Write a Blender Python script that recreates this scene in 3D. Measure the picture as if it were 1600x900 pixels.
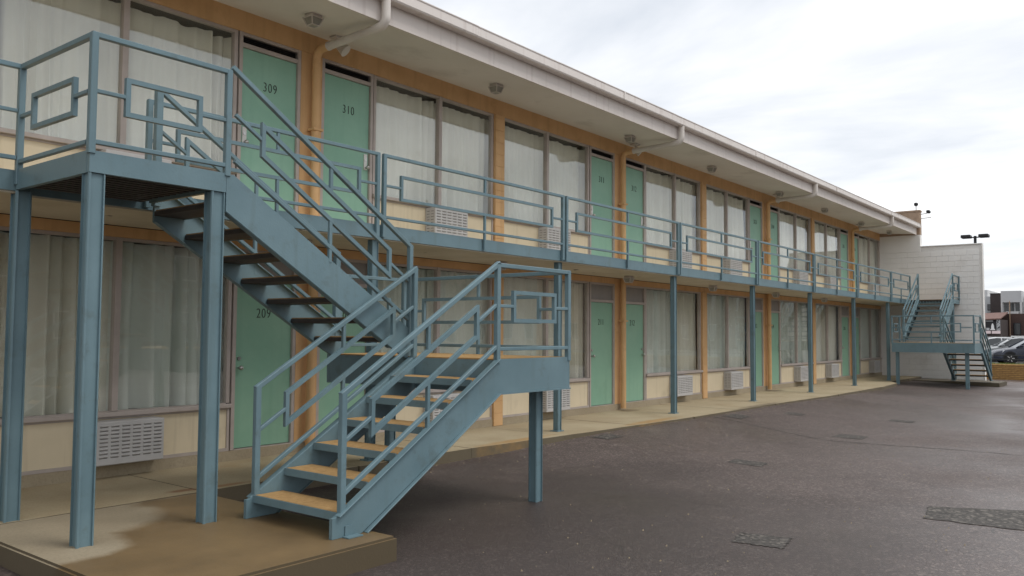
import bpy, bmesh, math, random
from mathutils import Vector, Matrix, Quaternion
random.seed(7)
for o in list(bpy.data.objects): bpy.data.objects.remove(o)
scene = bpy.context.scene
COL = scene.collection

# ------------------------------------------------------------------ camera
cam_d = bpy.data.cameras.new('camera'); cam = bpy.data.objects.new('camera', cam_d); COL.objects.link(cam)
yaw, pitch, roll = math.radians(51.612), math.radians(3.049), math.radians(0.386)
fw = Vector((math.sin(yaw)*math.cos(pitch), math.cos(yaw)*math.cos(pitch), math.sin(pitch)))
rt = Vector((math.cos(yaw), -math.sin(yaw), 0)); up = rt.cross(fw)
r2 = rt*math.cos(roll) + up*math.sin(roll); u2 = up*math.cos(roll) - rt*math.sin(roll)
R3 = Matrix((r2, u2, -fw)).transposed()
cam.matrix_world = Matrix.Translation((-3.7315, -8.7234, 1.5223)) @ R3.to_4x4()
cam_d.sensor_width = 36; cam_d.lens = 29.293; cam_d.clip_start = .05; cam_d.clip_end = 3000
scene.camera = cam
scene.render.resolution_x = 1024; scene.render.resolution_y = 576
scene.render.engine = 'CYCLES'

# ------------------------------------------------------------------ sky, sun, exposure
SUN_AZ = Vector((0.35, -0.94, 0)); SUN_EL = math.radians(58)
world = bpy.data.worlds.new('World'); scene.world = world; world.use_nodes = True
nt = world.node_tree; nt.nodes.clear()
N = nt.nodes.new; L = nt.links.new
out = N('ShaderNodeOutputWorld')
sky = N('ShaderNodeTexSky'); sky.sky_type = 'NISHITA'; sky.sun_disc = False
sky.sun_elevation = SUN_EL; sky.sun_rotation = math.atan2(SUN_AZ.x, SUN_AZ.y)
bg1 = N('ShaderNodeBackground'); bg1.inputs[1].default_value = .12; L(sky.outputs[0], bg1.inputs[0])
tc = N('ShaderNodeTexCoord'); sp = N('ShaderNodeSeparateXYZ'); L(tc.outputs['Generated'], sp.inputs[0])
mx = N('ShaderNodeMath'); mx.operation = 'MAXIMUM'; L(sp.outputs[2], mx.inputs[0]); mx.inputs[1].default_value = 0.0
ad = N('ShaderNodeMath'); ad.operation = 'ADD'; L(mx.outputs[0], ad.inputs[0]); ad.inputs[1].default_value = .16
dx = N('ShaderNodeMath'); dx.operation = 'DIVIDE'; L(sp.outputs[0], dx.inputs[0]); L(ad.outputs[0], dx.inputs[1])
dy = N('ShaderNodeMath'); dy.operation = 'DIVIDE'; L(sp.outputs[1], dy.inputs[0]); L(ad.outputs[0], dy.inputs[1])
cb = N('ShaderNodeCombineXYZ'); L(dx.outputs[0], cb.inputs[0]); L(dy.outputs[0], cb.inputs[1])
mp = N('ShaderNodeMapping'); L(cb.outputs[0], mp.inputs[0]); mp.inputs['Rotation'].default_value = (0, 0, .9); mp.inputs['Scale'].default_value = (1.5, .62, 1); mp.inputs['Location'].default_value = (2.15, 1.3, 0)
nz = N('ShaderNodeTexNoise'); nz.inputs['Scale'].default_value = .75; nz.inputs['Detail'].default_value = 7; nz.inputs['Roughness'].default_value = .55; nz.inputs['Distortion'].default_value = .35
L(mp.outputs[0], nz.inputs['Vector'])
cr = N('ShaderNodeValToRGB'); L(nz.outputs[0], cr.inputs[0])
e = cr.color_ramp.elements
e[0].position = .36; e[0].color = (.56, .59, .635, 1); e[1].position = .60; e[1].color = (.90, .902, .905, 1)
q = e.new(.47); q.color = (.70, .715, .74, 1)
bg2 = N('ShaderNodeBackground'); bg2.inputs[1].default_value = 1.0; L(cr.outputs[0], bg2.inputs[0])
ms = N('ShaderNodeMixShader'); ms.inputs[0].default_value = .93
L(bg1.outputs[0], ms.inputs[1]); L(bg2.outputs[0], ms.inputs[2]); L(ms.outputs[0], out.inputs[0])
sd = bpy.data.lights.new('sun', 'SUN'); sun = bpy.data.objects.new('sun', sd); COL.objects.link(sun)
sd.energy = 1.15; sd.angle = math.radians(25); sd.color = (1, .965, .92)
sdir = Vector((SUN_AZ.x*math.cos(SUN_EL), SUN_AZ.y*math.cos(SUN_EL), math.sin(SUN_EL)))
sun.rotation_euler = (-sdir).to_track_quat('-Z', 'Y').to_euler(); sun.location = (0, -20, 30)
vs = scene.view_settings; vs.view_transform = 'Standard'; vs.look = 'None'; vs.exposure = 0.52; vs.gamma = 1; vs.use_curve_mapping = False

# ------------------------------------------------------------------ materials
MATS = {}
def mat(name, c1, c2=None, scale=3., rough=.6, bump=0., bscale=40., spec=.4, detail=5, lo=.35, hi=.65, metal=0., stretch=(1,1,1), dirt=None, dscale=1.2, dlo=.55, dhi=.75, rough2=None, chip=None, cscale=22., clo=.70, streak=None):
    m = bpy.data.materials.new(name); m.use_nodes = True; t = m.node_tree; b = t.nodes['Principled BSDF']
    n = t.nodes.new; l = t.links.new
    b.inputs['Roughness'].default_value = rough; b.inputs['Specular IOR Level'].default_value = spec; b.inputs['Metallic'].default_value = metal
    g = n('ShaderNodeNewGeometry'); mpn = n('ShaderNodeMapping'); mpn.inputs['Scale'].default_value = stretch; l(g.outputs['Position'], mpn.inputs[0])
    c2 = c2 or tuple(x*.82 for x in c1)
    no = n('ShaderNodeTexNoise'); no.inputs['Scale'].default_value = scale; no.inputs['Detail'].default_value = detail; no.inputs['Roughness'].default_value = .6
    l(mpn.outputs[0], no.inputs['Vector'])
    r = n('ShaderNodeValToRGB'); r.color_ramp.elements[0].position = lo; r.color_ramp.elements[1].position = hi
    r.color_ramp.elements[0].color = (*c2, 1); r.color_ramp.elements[1].color = (*c1, 1); l(no.outputs[0], r.inputs[0])
    colr = r.outputs[0]
    if dirt:
        d = n('ShaderNodeTexNoise'); d.inputs['Scale'].default_value = dscale; d.inputs['Detail'].default_value = 8; d.inputs['Roughness'].default_value = .65; l(mpn.outputs[0], d.inputs['Vector'])
        dr = n('ShaderNodeMapRange'); dr.inputs['From Min'].default_value = dlo; dr.inputs['From Max'].default_value = dhi; l(d.outputs[0], dr.inputs[0])
        mxc = n('ShaderNodeMix'); mxc.data_type = 'RGBA'; l(dr.outputs[0], mxc.inputs[0]); l(colr, mxc.inputs[6]); mxc.inputs[7].default_value = (*dirt, 1); colr = mxc.outputs[2]
    if streak:                     # rain runs: noise drawn out down the wall
        ms_ = n('ShaderNodeMapping'); ms_.inputs['Scale'].default_value = (9, 9, .55); l(g.outputs['Position'], ms_.inputs[0])
        d = n('ShaderNodeTexNoise'); d.inputs['Scale'].default_value = 1.; d.inputs['Detail'].default_value = 6; l(ms_.outputs[0], d.inputs['Vector'])
        dr = n('ShaderNodeMapRange'); dr.inputs['From Min'].default_value = .54; dr.inputs['From Max'].default_value = .80; dr.inputs['To Max'].default_value = .8; l(d.outputs[0], dr.inputs[0])
        mxc = n('ShaderNodeMix'); mxc.data_type = 'RGBA'; l(dr.outputs[0], mxc.inputs[0]); l(colr, mxc.inputs[6]); mxc.inputs[7].default_value = (*streak, 1); colr = mxc.outputs[2]
    if chip:
        d = n('ShaderNodeTexNoise'); d.inputs['Scale'].default_value = cscale; d.inputs['Detail'].default_value = 3; d.inputs['Roughness'].default_value = .7; l(g.outputs['Position'], d.inputs['Vector'])
        dr = n('ShaderNodeMapRange'); dr.inputs['From Min'].default_value = clo; dr.inputs['From Max'].default_value = clo+.02; l(d.outputs[0], dr.inputs[0])
        mxc = n('ShaderNodeMix'); mxc.data_type = 'RGBA'; l(dr.outputs[0], mxc.inputs[0]); l(colr, mxc.inputs[6]); mxc.inputs[7].default_value = (*chip, 1); colr = mxc.outputs[2]
    l(colr, b.inputs['Base Color'])
    if rough2 is not None:
        rr = n('ShaderNodeMapRange'); rr.inputs['To Min'].default_value = rough2; rr.inputs['To Max'].default_value = rough; rr.inputs['From Min'].default_value = .35; rr.inputs['From Max'].default_value = .65; l(no.outputs[0], rr.inputs[0]); l(rr.outputs[0], b.inputs['Roughness'])
    if bump:
        bn = n('ShaderNodeTexNoise'); bn.inputs['Scale'].default_value = bscale; bn.inputs['Detail'].default_value = 4; l(mpn.outputs[0], bn.inputs['Vector'])
        bp = n('ShaderNodeBump'); bp.inputs['Strength'].default_value = bump; bp.inputs['Distance'].default_value = .01; l(bn.outputs[0], bp.inputs['Height']); l(bp.outputs[0], b.inputs['Normal'])
    MATS[name] = m; return m
mat('blue_paint', (.150, .232, .262), (.120, .192, .220), 1.7, .55, .10, 60, .4, dirt=(.10, .135, .135), dscale=5, dlo=.56, dhi=.82, rough2=.40, chip=(.17, .13, .10), cscale=26, clo=.745, streak=(.118, .175, .185))
mat('blue_chip', (.33, .36, .36), (.115, .235, .305), 14, .6)
mat('door_green', (.275, .475, .36), (.225, .425, .315), 1.1, .5, .05, 50, .35, dirt=(.20, .36, .27), dscale=1.3, dlo=.56, dhi=.85, streak=(.215, .40, .30))
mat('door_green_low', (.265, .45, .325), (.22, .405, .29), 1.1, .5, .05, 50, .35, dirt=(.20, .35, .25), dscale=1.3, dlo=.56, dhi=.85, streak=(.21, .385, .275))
mat('orange', (.66, .415, .21), (.58, .355, .17), 2.5, .7, .12, 30, .25, dirt=(.42, .24, .10), dscale=2.6, dlo=.58, dhi=.85, streak=(.46, .28, .13), chip=(.25, .17, .10), clo=.74, cscale=18)
mat('cream', (.70, .60, .43), (.64, .55, .39), 1.6, .65, .05, 30, .3, dirt=(.48, .40, .28), dscale=1.8, dlo=.6, dhi=.9, streak=(.50, .42, .29))
mat('soffit', (.72, .68, .61), (.66, .62, .55), .8, .8, .10, 45, .2, dirt=(.46, .42, .36), dscale=1.1, dlo=.58, dhi=.85)
mat('deck_soffit', (.66, .60, .48), (.56, .50, .38), 1.4, .8, .2, 18, .2, dirt=(.10, .08, .06), dscale=2.6, dlo=.665, dhi=.70)
mat('fascia', (.70, .645, .60), (.64, .585, .54), 1.3, .6, .04, 30, .3, dirt=(.40, .33, .29), dscale=1.5, dlo=.6, dhi=.9, stretch=(.35, 1, 1), streak=(.47, .40, .36))
mat('gutter', (.74, .69, .65), (.68, .63, .59), 1.3, .5, .03, 30, .35, dirt=(.42, .34, .30), dscale=2, dlo=.6, dhi=.9, stretch=(.35, 1, 1), streak=(.50, .43, .39))
mat('white_pipe', (.66, .62, .57), (.58, .53, .48), 3, .5, .05, 30, .35)
mat('frame', (.46, .40, .365), (.39, .34, .305), 3, .5, .04, 40, .4)
mat('dark_louver', (.035, .032, .03), (.02, .02, .02), 8, .7)
mat('transom', (.30, .28, .26), (.26, .245, .23), 3, .6)
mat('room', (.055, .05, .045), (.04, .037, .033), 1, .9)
mat('curtain', (.80, .765, .685), (.72, .68, .59), 1.1, .9, .15, 120, .1, dirt=(.58, .52, .41), dscale=.9, dlo=.58, dhi=.85)
mat('curtain_cool', (.74, .755, .71), (.66, .68, .63), 1.1, .9, .15, 120, .1, dirt=(.38, .38, .33), dscale=.9, dlo=.55, dhi=.85)
mat('ac_metal', (.50, .49, .48), (.44, .43, .42), 4, .55, .05, 60, .4, dirt=(.26, .23, .20), dscale=4, dlo=.6, dhi=.85)
mat('ac_slot', (.12, .115, .11), (.03, .03, .03), 8, .8)
mat('black', (.02, .02, .022), (.012, .012, .014), 8, .5)
mat('number_ink', (.035, .04, .035), (.02, .025, .02), 8, .6)
mat('steel', (.52, .51, .49), (.42, .41, .4), 6, .3, metal=.9)
mat('lock_white', (.72, .71, .68), (.6, .59, .56), 6, .45)
mat('tread_tan', (.42, .265, .115), (.33, .20, .082), 22, .85, .35, 160, .2, dirt=(.22, .135, .06), dscale=5, dlo=.58, dhi=.8)
mat('deck_steel', (.060, .054, .050), (.042, .038, .036), 5, .7)
mat('white_block', (.80, .785, .76), (.76, .745, .715), 1.2, .75, .14, 55, .25, dirt=(.60, .57, .53), dscale=.9, dlo=.6, dhi=.86)
mat('mortar', (.72, .70, .67), (.68, .66, .63), 3, .8)
mat('tan_brick', (.40, .285, .20), (.33, .23, .16), 6, .8, .2, 40)
mat('shingle', (.05, .047, .045), (.03, .03, .03), 12, .9, .3, 40)
mat('brick_low', (.42, .25, .09), (.33, .19, .07), 8, .8, .2, 40)
mat('brick_mortar', (.22, .15, .08), (.18, .12, .06), 6, .9)
mat('brown_brick', (.085, .05, .042), (.062, .037, .032), 8, .8, .2, 20)
mat('grey_panel', (.50, .51, .52), (.46, .47, .48), 1, .6)
mat('light_grey', (.58, .58, .58), (.52, .52, .52), 1, .6)
mat('dark_brown', (.065, .05, .048), (.05, .04, .038), 3, .8)
mat('roof_red', (.20, .12, .10), (.16, .09, .075), 5, .8)
mat('far_glass', (.05, .055, .06), (.035, .04, .045), 1, .12, spec=.6)
mat('sign_pink', (.72, .60, .60), (.66, .54, .55), 2, .6)
mat('sign_white', (.78, .78, .77), (.72, .72, .71), 2, .6)
mat('car_navy', (.012, .018, .04), (.010, .015, .034), 1, .22, spec=.6)
mat('car_white', (.55, .56, .57), (.52, .53, .54), 1, .25, spec=.5)
mat('car_silver', (.26, .27, .28), (.24, .25, .26), 1, .25, spec=.5)
mat('car_glass', (.03, .035, .04), (.025, .03, .035), 1, .06, spec=.8)
mat('tyre', (.018, .018, .018), (.012, .012, .012), 4, .85)
mat('lamp_glass', (.80, .82, .84), (.74, .76, .78), 4, .12, spec=.7)
mat('light_diffuser', (.36, .35, .30), (.30, .29, .25), 6, .35)
mat('grass', (.17, .19, .055), (.11, .13, .04), 3, .9, .4, 60, .1)
mat('far_asphalt', (.10, .095, .093), (.08, .076, .075), 1, .8)
mat('leaf', (.07, .10, .035), (.04, .06, .02), 2, .7)
mat('bark', (.10, .075, .055), (.07, .05, .04), 6, .9)

# glass: real panes, mirror-like at grazing angles, otherwise clear
m = bpy.data.materials.new('window_glass'); m.use_nodes = True; t = m.node_tree; t.nodes.clear(); n = t.nodes.new; l = t.links.new
o_ = n('ShaderNodeOutputMaterial'); mix = n('ShaderNodeMixShader'); tr = n('ShaderNodeBsdfTransparent'); tr.inputs[0].default_value = (.97, .985, .972, 1)
gl = n('ShaderNodeBsdfGlossy'); gl.inputs['Roughness'].default_value = .004; gl.inputs[0].default_value = (.96, .98, 1, 1)
gp = n('ShaderNodeNewGeometry'); wn = n('ShaderNodeTexNoise'); wn.inputs['Scale'].default_value = 1.1; wn.inputs['Detail'].default_value = 1; l(gp.outputs['Position'], wn.inputs['Vector'])
bp = n('ShaderNodeBump'); bp.inputs['Strength'].default_value = .25; bp.inputs['Distance'].default_value = .012; l(wn.outputs[0], bp.inputs['Height']); l(bp.outputs[0], gl.inputs['Normal'])
lw = n('ShaderNodeLayerWeight'); lw.inputs[0].default_value = .5
pw = n('ShaderNodeMath'); pw.operation = 'POWER'; l(lw.outputs['Facing'], pw.inputs[0]); pw.inputs[1].default_value = 5.0
mr = n('ShaderNodeMapRange'); mr.inputs['To Min'].default_value = .075; mr.inputs['To Max'].default_value = .62; l(pw.outputs[0], mr.inputs[0])
l(mr.outputs[0], mix.inputs[0]); l(tr.outputs[0], mix.inputs[1]); l(gl.outputs[0], mix.inputs[2]); l(mix.outputs[0], o_.inputs[0]); MATS['window_glass'] = m

# asphalt: fine aggregate, damp sheen, broad tonal drift
def asphalt(name, base, dark, agg, wet=True):
    m = bpy.data.materials.new(name); m.use_nodes = True; t = m.node_tree; b = t.nodes['Principled BSDF']; n = t.nodes.new; l = t.links.new
    g = n('ShaderNodeNewGeometry')
    def noise(sc, det=4, ro=.6):
        x = n('ShaderNodeTexNoise'); x.inputs['Scale'].default_value = sc; x.inputs['Detail'].default_value = det; x.inputs['Roughness'].default_value = ro; l(g.outputs['Position'], x.inputs['Vector']); return x.outputs[0]
    def rng(s, a, bb, c, d):
        x = n('ShaderNodeMapRange'); x.inputs['From Min'].default_value = a; x.inputs['From Max'].default_value = bb; x.inputs['To Min'].default_value = c; x.inputs['To Max'].default_value = d; l(s, x.inputs[0]); return x.outputs[0]
    def mixc(f, a, bb):
        x = n('ShaderNodeMix'); x.data_type = 'RGBA'; l(f, x.inputs[0])
        for k, v in ((6, a), (7, bb)):
            if isinstance(v, tuple): x.inputs[k].default_value = (*v, 1)
            else: l(v, x.inputs[k])
        return x.outputs[2]
    broad = noise(.33, 5, .65)
    c = mixc(rng(broad, .35, .66, 0, 1), dark, base)
    fine = noise(30 if wet else 22, 4, .75); c = mixc(rng(fine, .42, .62, 0, .62 if wet else .85), c, tuple(x*.36 for x in dark))
    vo = n('ShaderNodeTexVoronoi'); vo.inputs['Scale'].default_value = 58 if wet else 34; l(g.outputs['Position'], vo.inputs['Vector'])
    sep = n('ShaderNodeSeparateColor'); l(vo.outputs['Color'], sep.inputs[0])
    c = mixc(rng(sep.outputs[0], .84, .90, 0, .68), c, agg)
    vo2 = n('ShaderNodeTexVoronoi'); vo2.inputs['Scale'].default_value = 21; l(g.outputs['Position'], vo2.inputs['Vector'])
    sep2 = n('ShaderNodeSeparateColor'); l(vo2.outputs['Color'], sep2.inputs[0])
    c = mixc(rng(sep2.outputs[1], .975, .985, 0, .4), c, agg)
    if wet:
        sx = n('ShaderNodeSeparateXYZ'); l(g.outputs['Position'], sx.inputs[0])
        def m2(op, a, b_):
            x = n('ShaderNodeMath'); x.operation = op
            for k_, v_ in ((0, a), (1, b_)):
                if isinstance(v_, (int, float)): x.inputs[k_].default_value = v_
                else: l(v_, x.inputs[k_])
            return x.outputs[0]
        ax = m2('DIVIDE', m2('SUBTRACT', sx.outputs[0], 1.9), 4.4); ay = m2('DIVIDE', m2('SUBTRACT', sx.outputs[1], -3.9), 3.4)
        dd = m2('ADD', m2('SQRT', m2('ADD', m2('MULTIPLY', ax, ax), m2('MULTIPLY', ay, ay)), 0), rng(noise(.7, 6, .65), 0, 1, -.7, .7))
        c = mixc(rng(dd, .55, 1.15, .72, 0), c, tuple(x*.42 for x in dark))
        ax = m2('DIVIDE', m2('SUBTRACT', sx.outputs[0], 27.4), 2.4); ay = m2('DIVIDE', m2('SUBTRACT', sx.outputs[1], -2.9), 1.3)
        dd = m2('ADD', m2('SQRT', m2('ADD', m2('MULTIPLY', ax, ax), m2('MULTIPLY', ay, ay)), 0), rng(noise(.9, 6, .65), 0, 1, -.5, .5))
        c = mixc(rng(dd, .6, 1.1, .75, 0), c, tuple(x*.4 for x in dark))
        vc = n('ShaderNodeTexVoronoi'); vc.feature = 'DISTANCE_TO_EDGE'; vc.inputs['Scale'].default_value = .34
        wq = n('ShaderNodeMixRGB'); wq.blend_type = 'ADD'; wq.inputs[0].default_value = .55; nq = n('ShaderNodeTexNoise'); nq.inputs['Scale'].default_value = 1.6; nq.inputs['Detail'].default_value = 6; l(g.outputs['Position'], nq.inputs['Vector']); l(g.outputs['Position'], wq.inputs[1]); l(nq.outputs[1], wq.inputs[2]); l(wq.outputs[0], vc.inputs['Vector'])
        crk = m2('MULTIPLY', rng(vc.outputs[0], .0012, .0035, 1, 0), rng(noise(.5, 3), .52, .60, 0, .8))
        c = mixc(crk, c, tuple(x*.3 for x in dark))
    st = noise(.9, 7, .7); c = mixc(rng(st, .60, .80, 0, .5), c, tuple(x*.55 for x in dark))
    l(c, b.inputs['Base Color'])
    l(rng(noise(.22, 4, .6), .40, .62, .30 if wet else .75, .68 if wet else .8), b.inputs['Roughness']); b.inputs['Specular IOR Level'].default_value = .45
    bp = n('ShaderNodeBump'); bp.inputs['Strength'].default_value = .8; bp.inputs['Distance'].default_value = .008; l(noise(75, 3, .7), bp.inputs['Height']); l(bp.outputs[0], b.inputs['Normal'])
    MATS[name] = m
asphalt('asphalt', (.120, .092, .083), (.086, .064, .057), (.235, .19, .165))
asphalt('asphalt_patch', (.095, .085, .075), (.062, .055, .049), (.20, .18, .155), False)

# concrete: stains, damp areas with a shape of their own
def concrete(name, base, dark, wet=None, wetc=(.20, .145, .075), grime=True, spots=()):
    m = bpy.data.materials.new(name); m.use_nodes = True; t = m.node_tree; b = t.nodes['Principled BSDF']; n = t.nodes.new; l = t.links.new
    g = n('ShaderNodeNewGeometry')
    def noise(sc, det=5, ro=.6):
        x = n('ShaderNodeTexNoise'); x.inputs['Scale'].default_value = sc; x.inputs['Detail'].default_value = det; x.inputs['Roughness'].default_value = ro; l(g.outputs['Position'], x.inputs['Vector']); return x.outputs[0]
    def rng(s, a, bb, c, d):
        x = n('ShaderNodeMapRange'); x.inputs['From Min'].default_value = a; x.inputs['From Max'].default_value = bb; x.inputs['To Min'].default_value = c; x.inputs['To Max'].default_value = d; l(s, x.inputs[0]); return x.outputs[0]
    def mixc(f, a, bb):
        x = n('ShaderNodeMix'); x.data_type = 'RGBA'; l(f, x.inputs[0])
        for k, v in ((6, a), (7, bb)):
            if isinstance(v, tuple): x.inputs[k].default_value = (*v, 1)
            else: l(v, x.inputs[k])
        return x.outputs[2]
    def math_(op, a, bb):
        x = n('ShaderNodeMath'); x.operation = op
        for k, v in ((0, a), (1, bb)):
            if isinstance(v, (int, float)): x.inputs[k].default_value = v
            else: l(v, x.inputs[k])
        return x.outputs[0]
    c = mixc(rng(noise(1.1, 6), .35, .65, 0, 1), dark, base)
    c = mixc(rng(noise(48, 3), .45, .7, 0, .35), c, tuple(x*.6 for x in dark))
    c = mixc(rng(noise(.8, 8, .7), .6, .8, 0, .6), c, (.33, .20, .085))
    rough = None
    if wet:                       # damp film over the slab, dry island left in it
        s = n('ShaderNodeSeparateXYZ'); l(g.outputs['Position'], s.inputs[0])
        wob = rng(noise(2.0, 4), 0, 1, -.28, .28)
        f = None
        for (cx, cy, rx, ry) in wet:
            ax = math_('DIVIDE', math_('SUBTRACT', s.outputs[0], cx), rx); ay = math_('DIVIDE', math_('SUBTRACT', s.outputs[1], cy), ry)
            d = math_('SQRT', math_('ADD', math_('MULTIPLY', ax, ax), math_('MULTIPLY', ay, ay)), 0)
            f = d if f is None else math_('MINIMUM', f, d)
        f = math_('ADD', f, wob)
        f = rng(f, .90, 1.10, 0, 1)
        c = mixc(f, c, mixc(rng(noise(1.7, 5), .3, .7, 0, 1), wetc, tuple(x*1.5 for x in wetc)))
        l(rng(f, 0, 1, .85, .5), b.inputs['Roughness'])
    else: b.inputs['Roughness'].default_value = .82
    v = n('ShaderNodeTexVoronoi'); v.feature = 'DISTANCE_TO_EDGE'; v.inputs['Scale'].default_value = .55; wv = n('ShaderNodeMixRGB'); wv.blend_type = 'ADD'; wv.inputs[0].default_value = .25
    l(g.outputs['Position'], wv.inputs[1]); nn = n('ShaderNodeTexNoise'); nn.inputs['Scale'].default_value = 3; l(g.outputs['Position'], nn.inputs['Vector']); l(nn.outputs[1], wv.inputs[2]); l(wv.outputs[0], v.inputs['Vector'])
    # algae and grime grown over the upright kerb faces
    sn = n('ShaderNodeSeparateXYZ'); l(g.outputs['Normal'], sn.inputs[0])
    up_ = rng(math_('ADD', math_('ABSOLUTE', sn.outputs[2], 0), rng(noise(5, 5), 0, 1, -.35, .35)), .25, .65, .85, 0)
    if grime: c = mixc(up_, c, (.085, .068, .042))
    for (cx, cy, rx, ry, cc) in spots:
        s = n('ShaderNodeSeparateXYZ'); l(g.outputs['Position'], s.inputs[0])
        ax = math_('DIVIDE', math_('SUBTRACT', s.outputs[0], cx), rx); ay = math_('DIVIDE', math_('SUBTRACT', s.outputs[1], cy), ry)
        d = math_('ADD', math_('SQRT', math_('ADD', math_('MULTIPLY', ax, ax), math_('MULTIPLY', ay, ay)), 0), rng(noise(6, 5), 0, 1, -.6, .6))
        c = mixc(rng(d, .5, 1.15, .75, 0), c, cc)
    l(c, b.inputs['Base Color'])
    bp = n('ShaderNodeBump'); bp.inputs['Strength'].default_value = .25; bp.inputs['Distance'].default_value = .006; l(noise(60, 4), bp.inputs['Height']); l(bp.outputs[0], b.inputs['Normal'])
    MATS[name] = m
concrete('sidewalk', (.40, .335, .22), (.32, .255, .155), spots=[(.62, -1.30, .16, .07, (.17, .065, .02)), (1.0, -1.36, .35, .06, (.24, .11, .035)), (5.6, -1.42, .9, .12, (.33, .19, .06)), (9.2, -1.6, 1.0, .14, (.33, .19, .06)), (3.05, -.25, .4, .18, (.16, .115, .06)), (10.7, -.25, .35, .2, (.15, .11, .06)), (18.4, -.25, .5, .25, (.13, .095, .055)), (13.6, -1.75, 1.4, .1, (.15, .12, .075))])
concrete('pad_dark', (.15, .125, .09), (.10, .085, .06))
concrete('curb', (.38, .32, .225), (.31, .255, .17), grime=False)
concrete('pad', (.31, .26, .18), (.255, .21, .14), wet=[(-.8, -1.75, .85, .75), (-1.1, -2.45, .5, .6), (1.6, -.6, 2.2, 1.0)], wetc=(.128, .085, .039))

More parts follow.
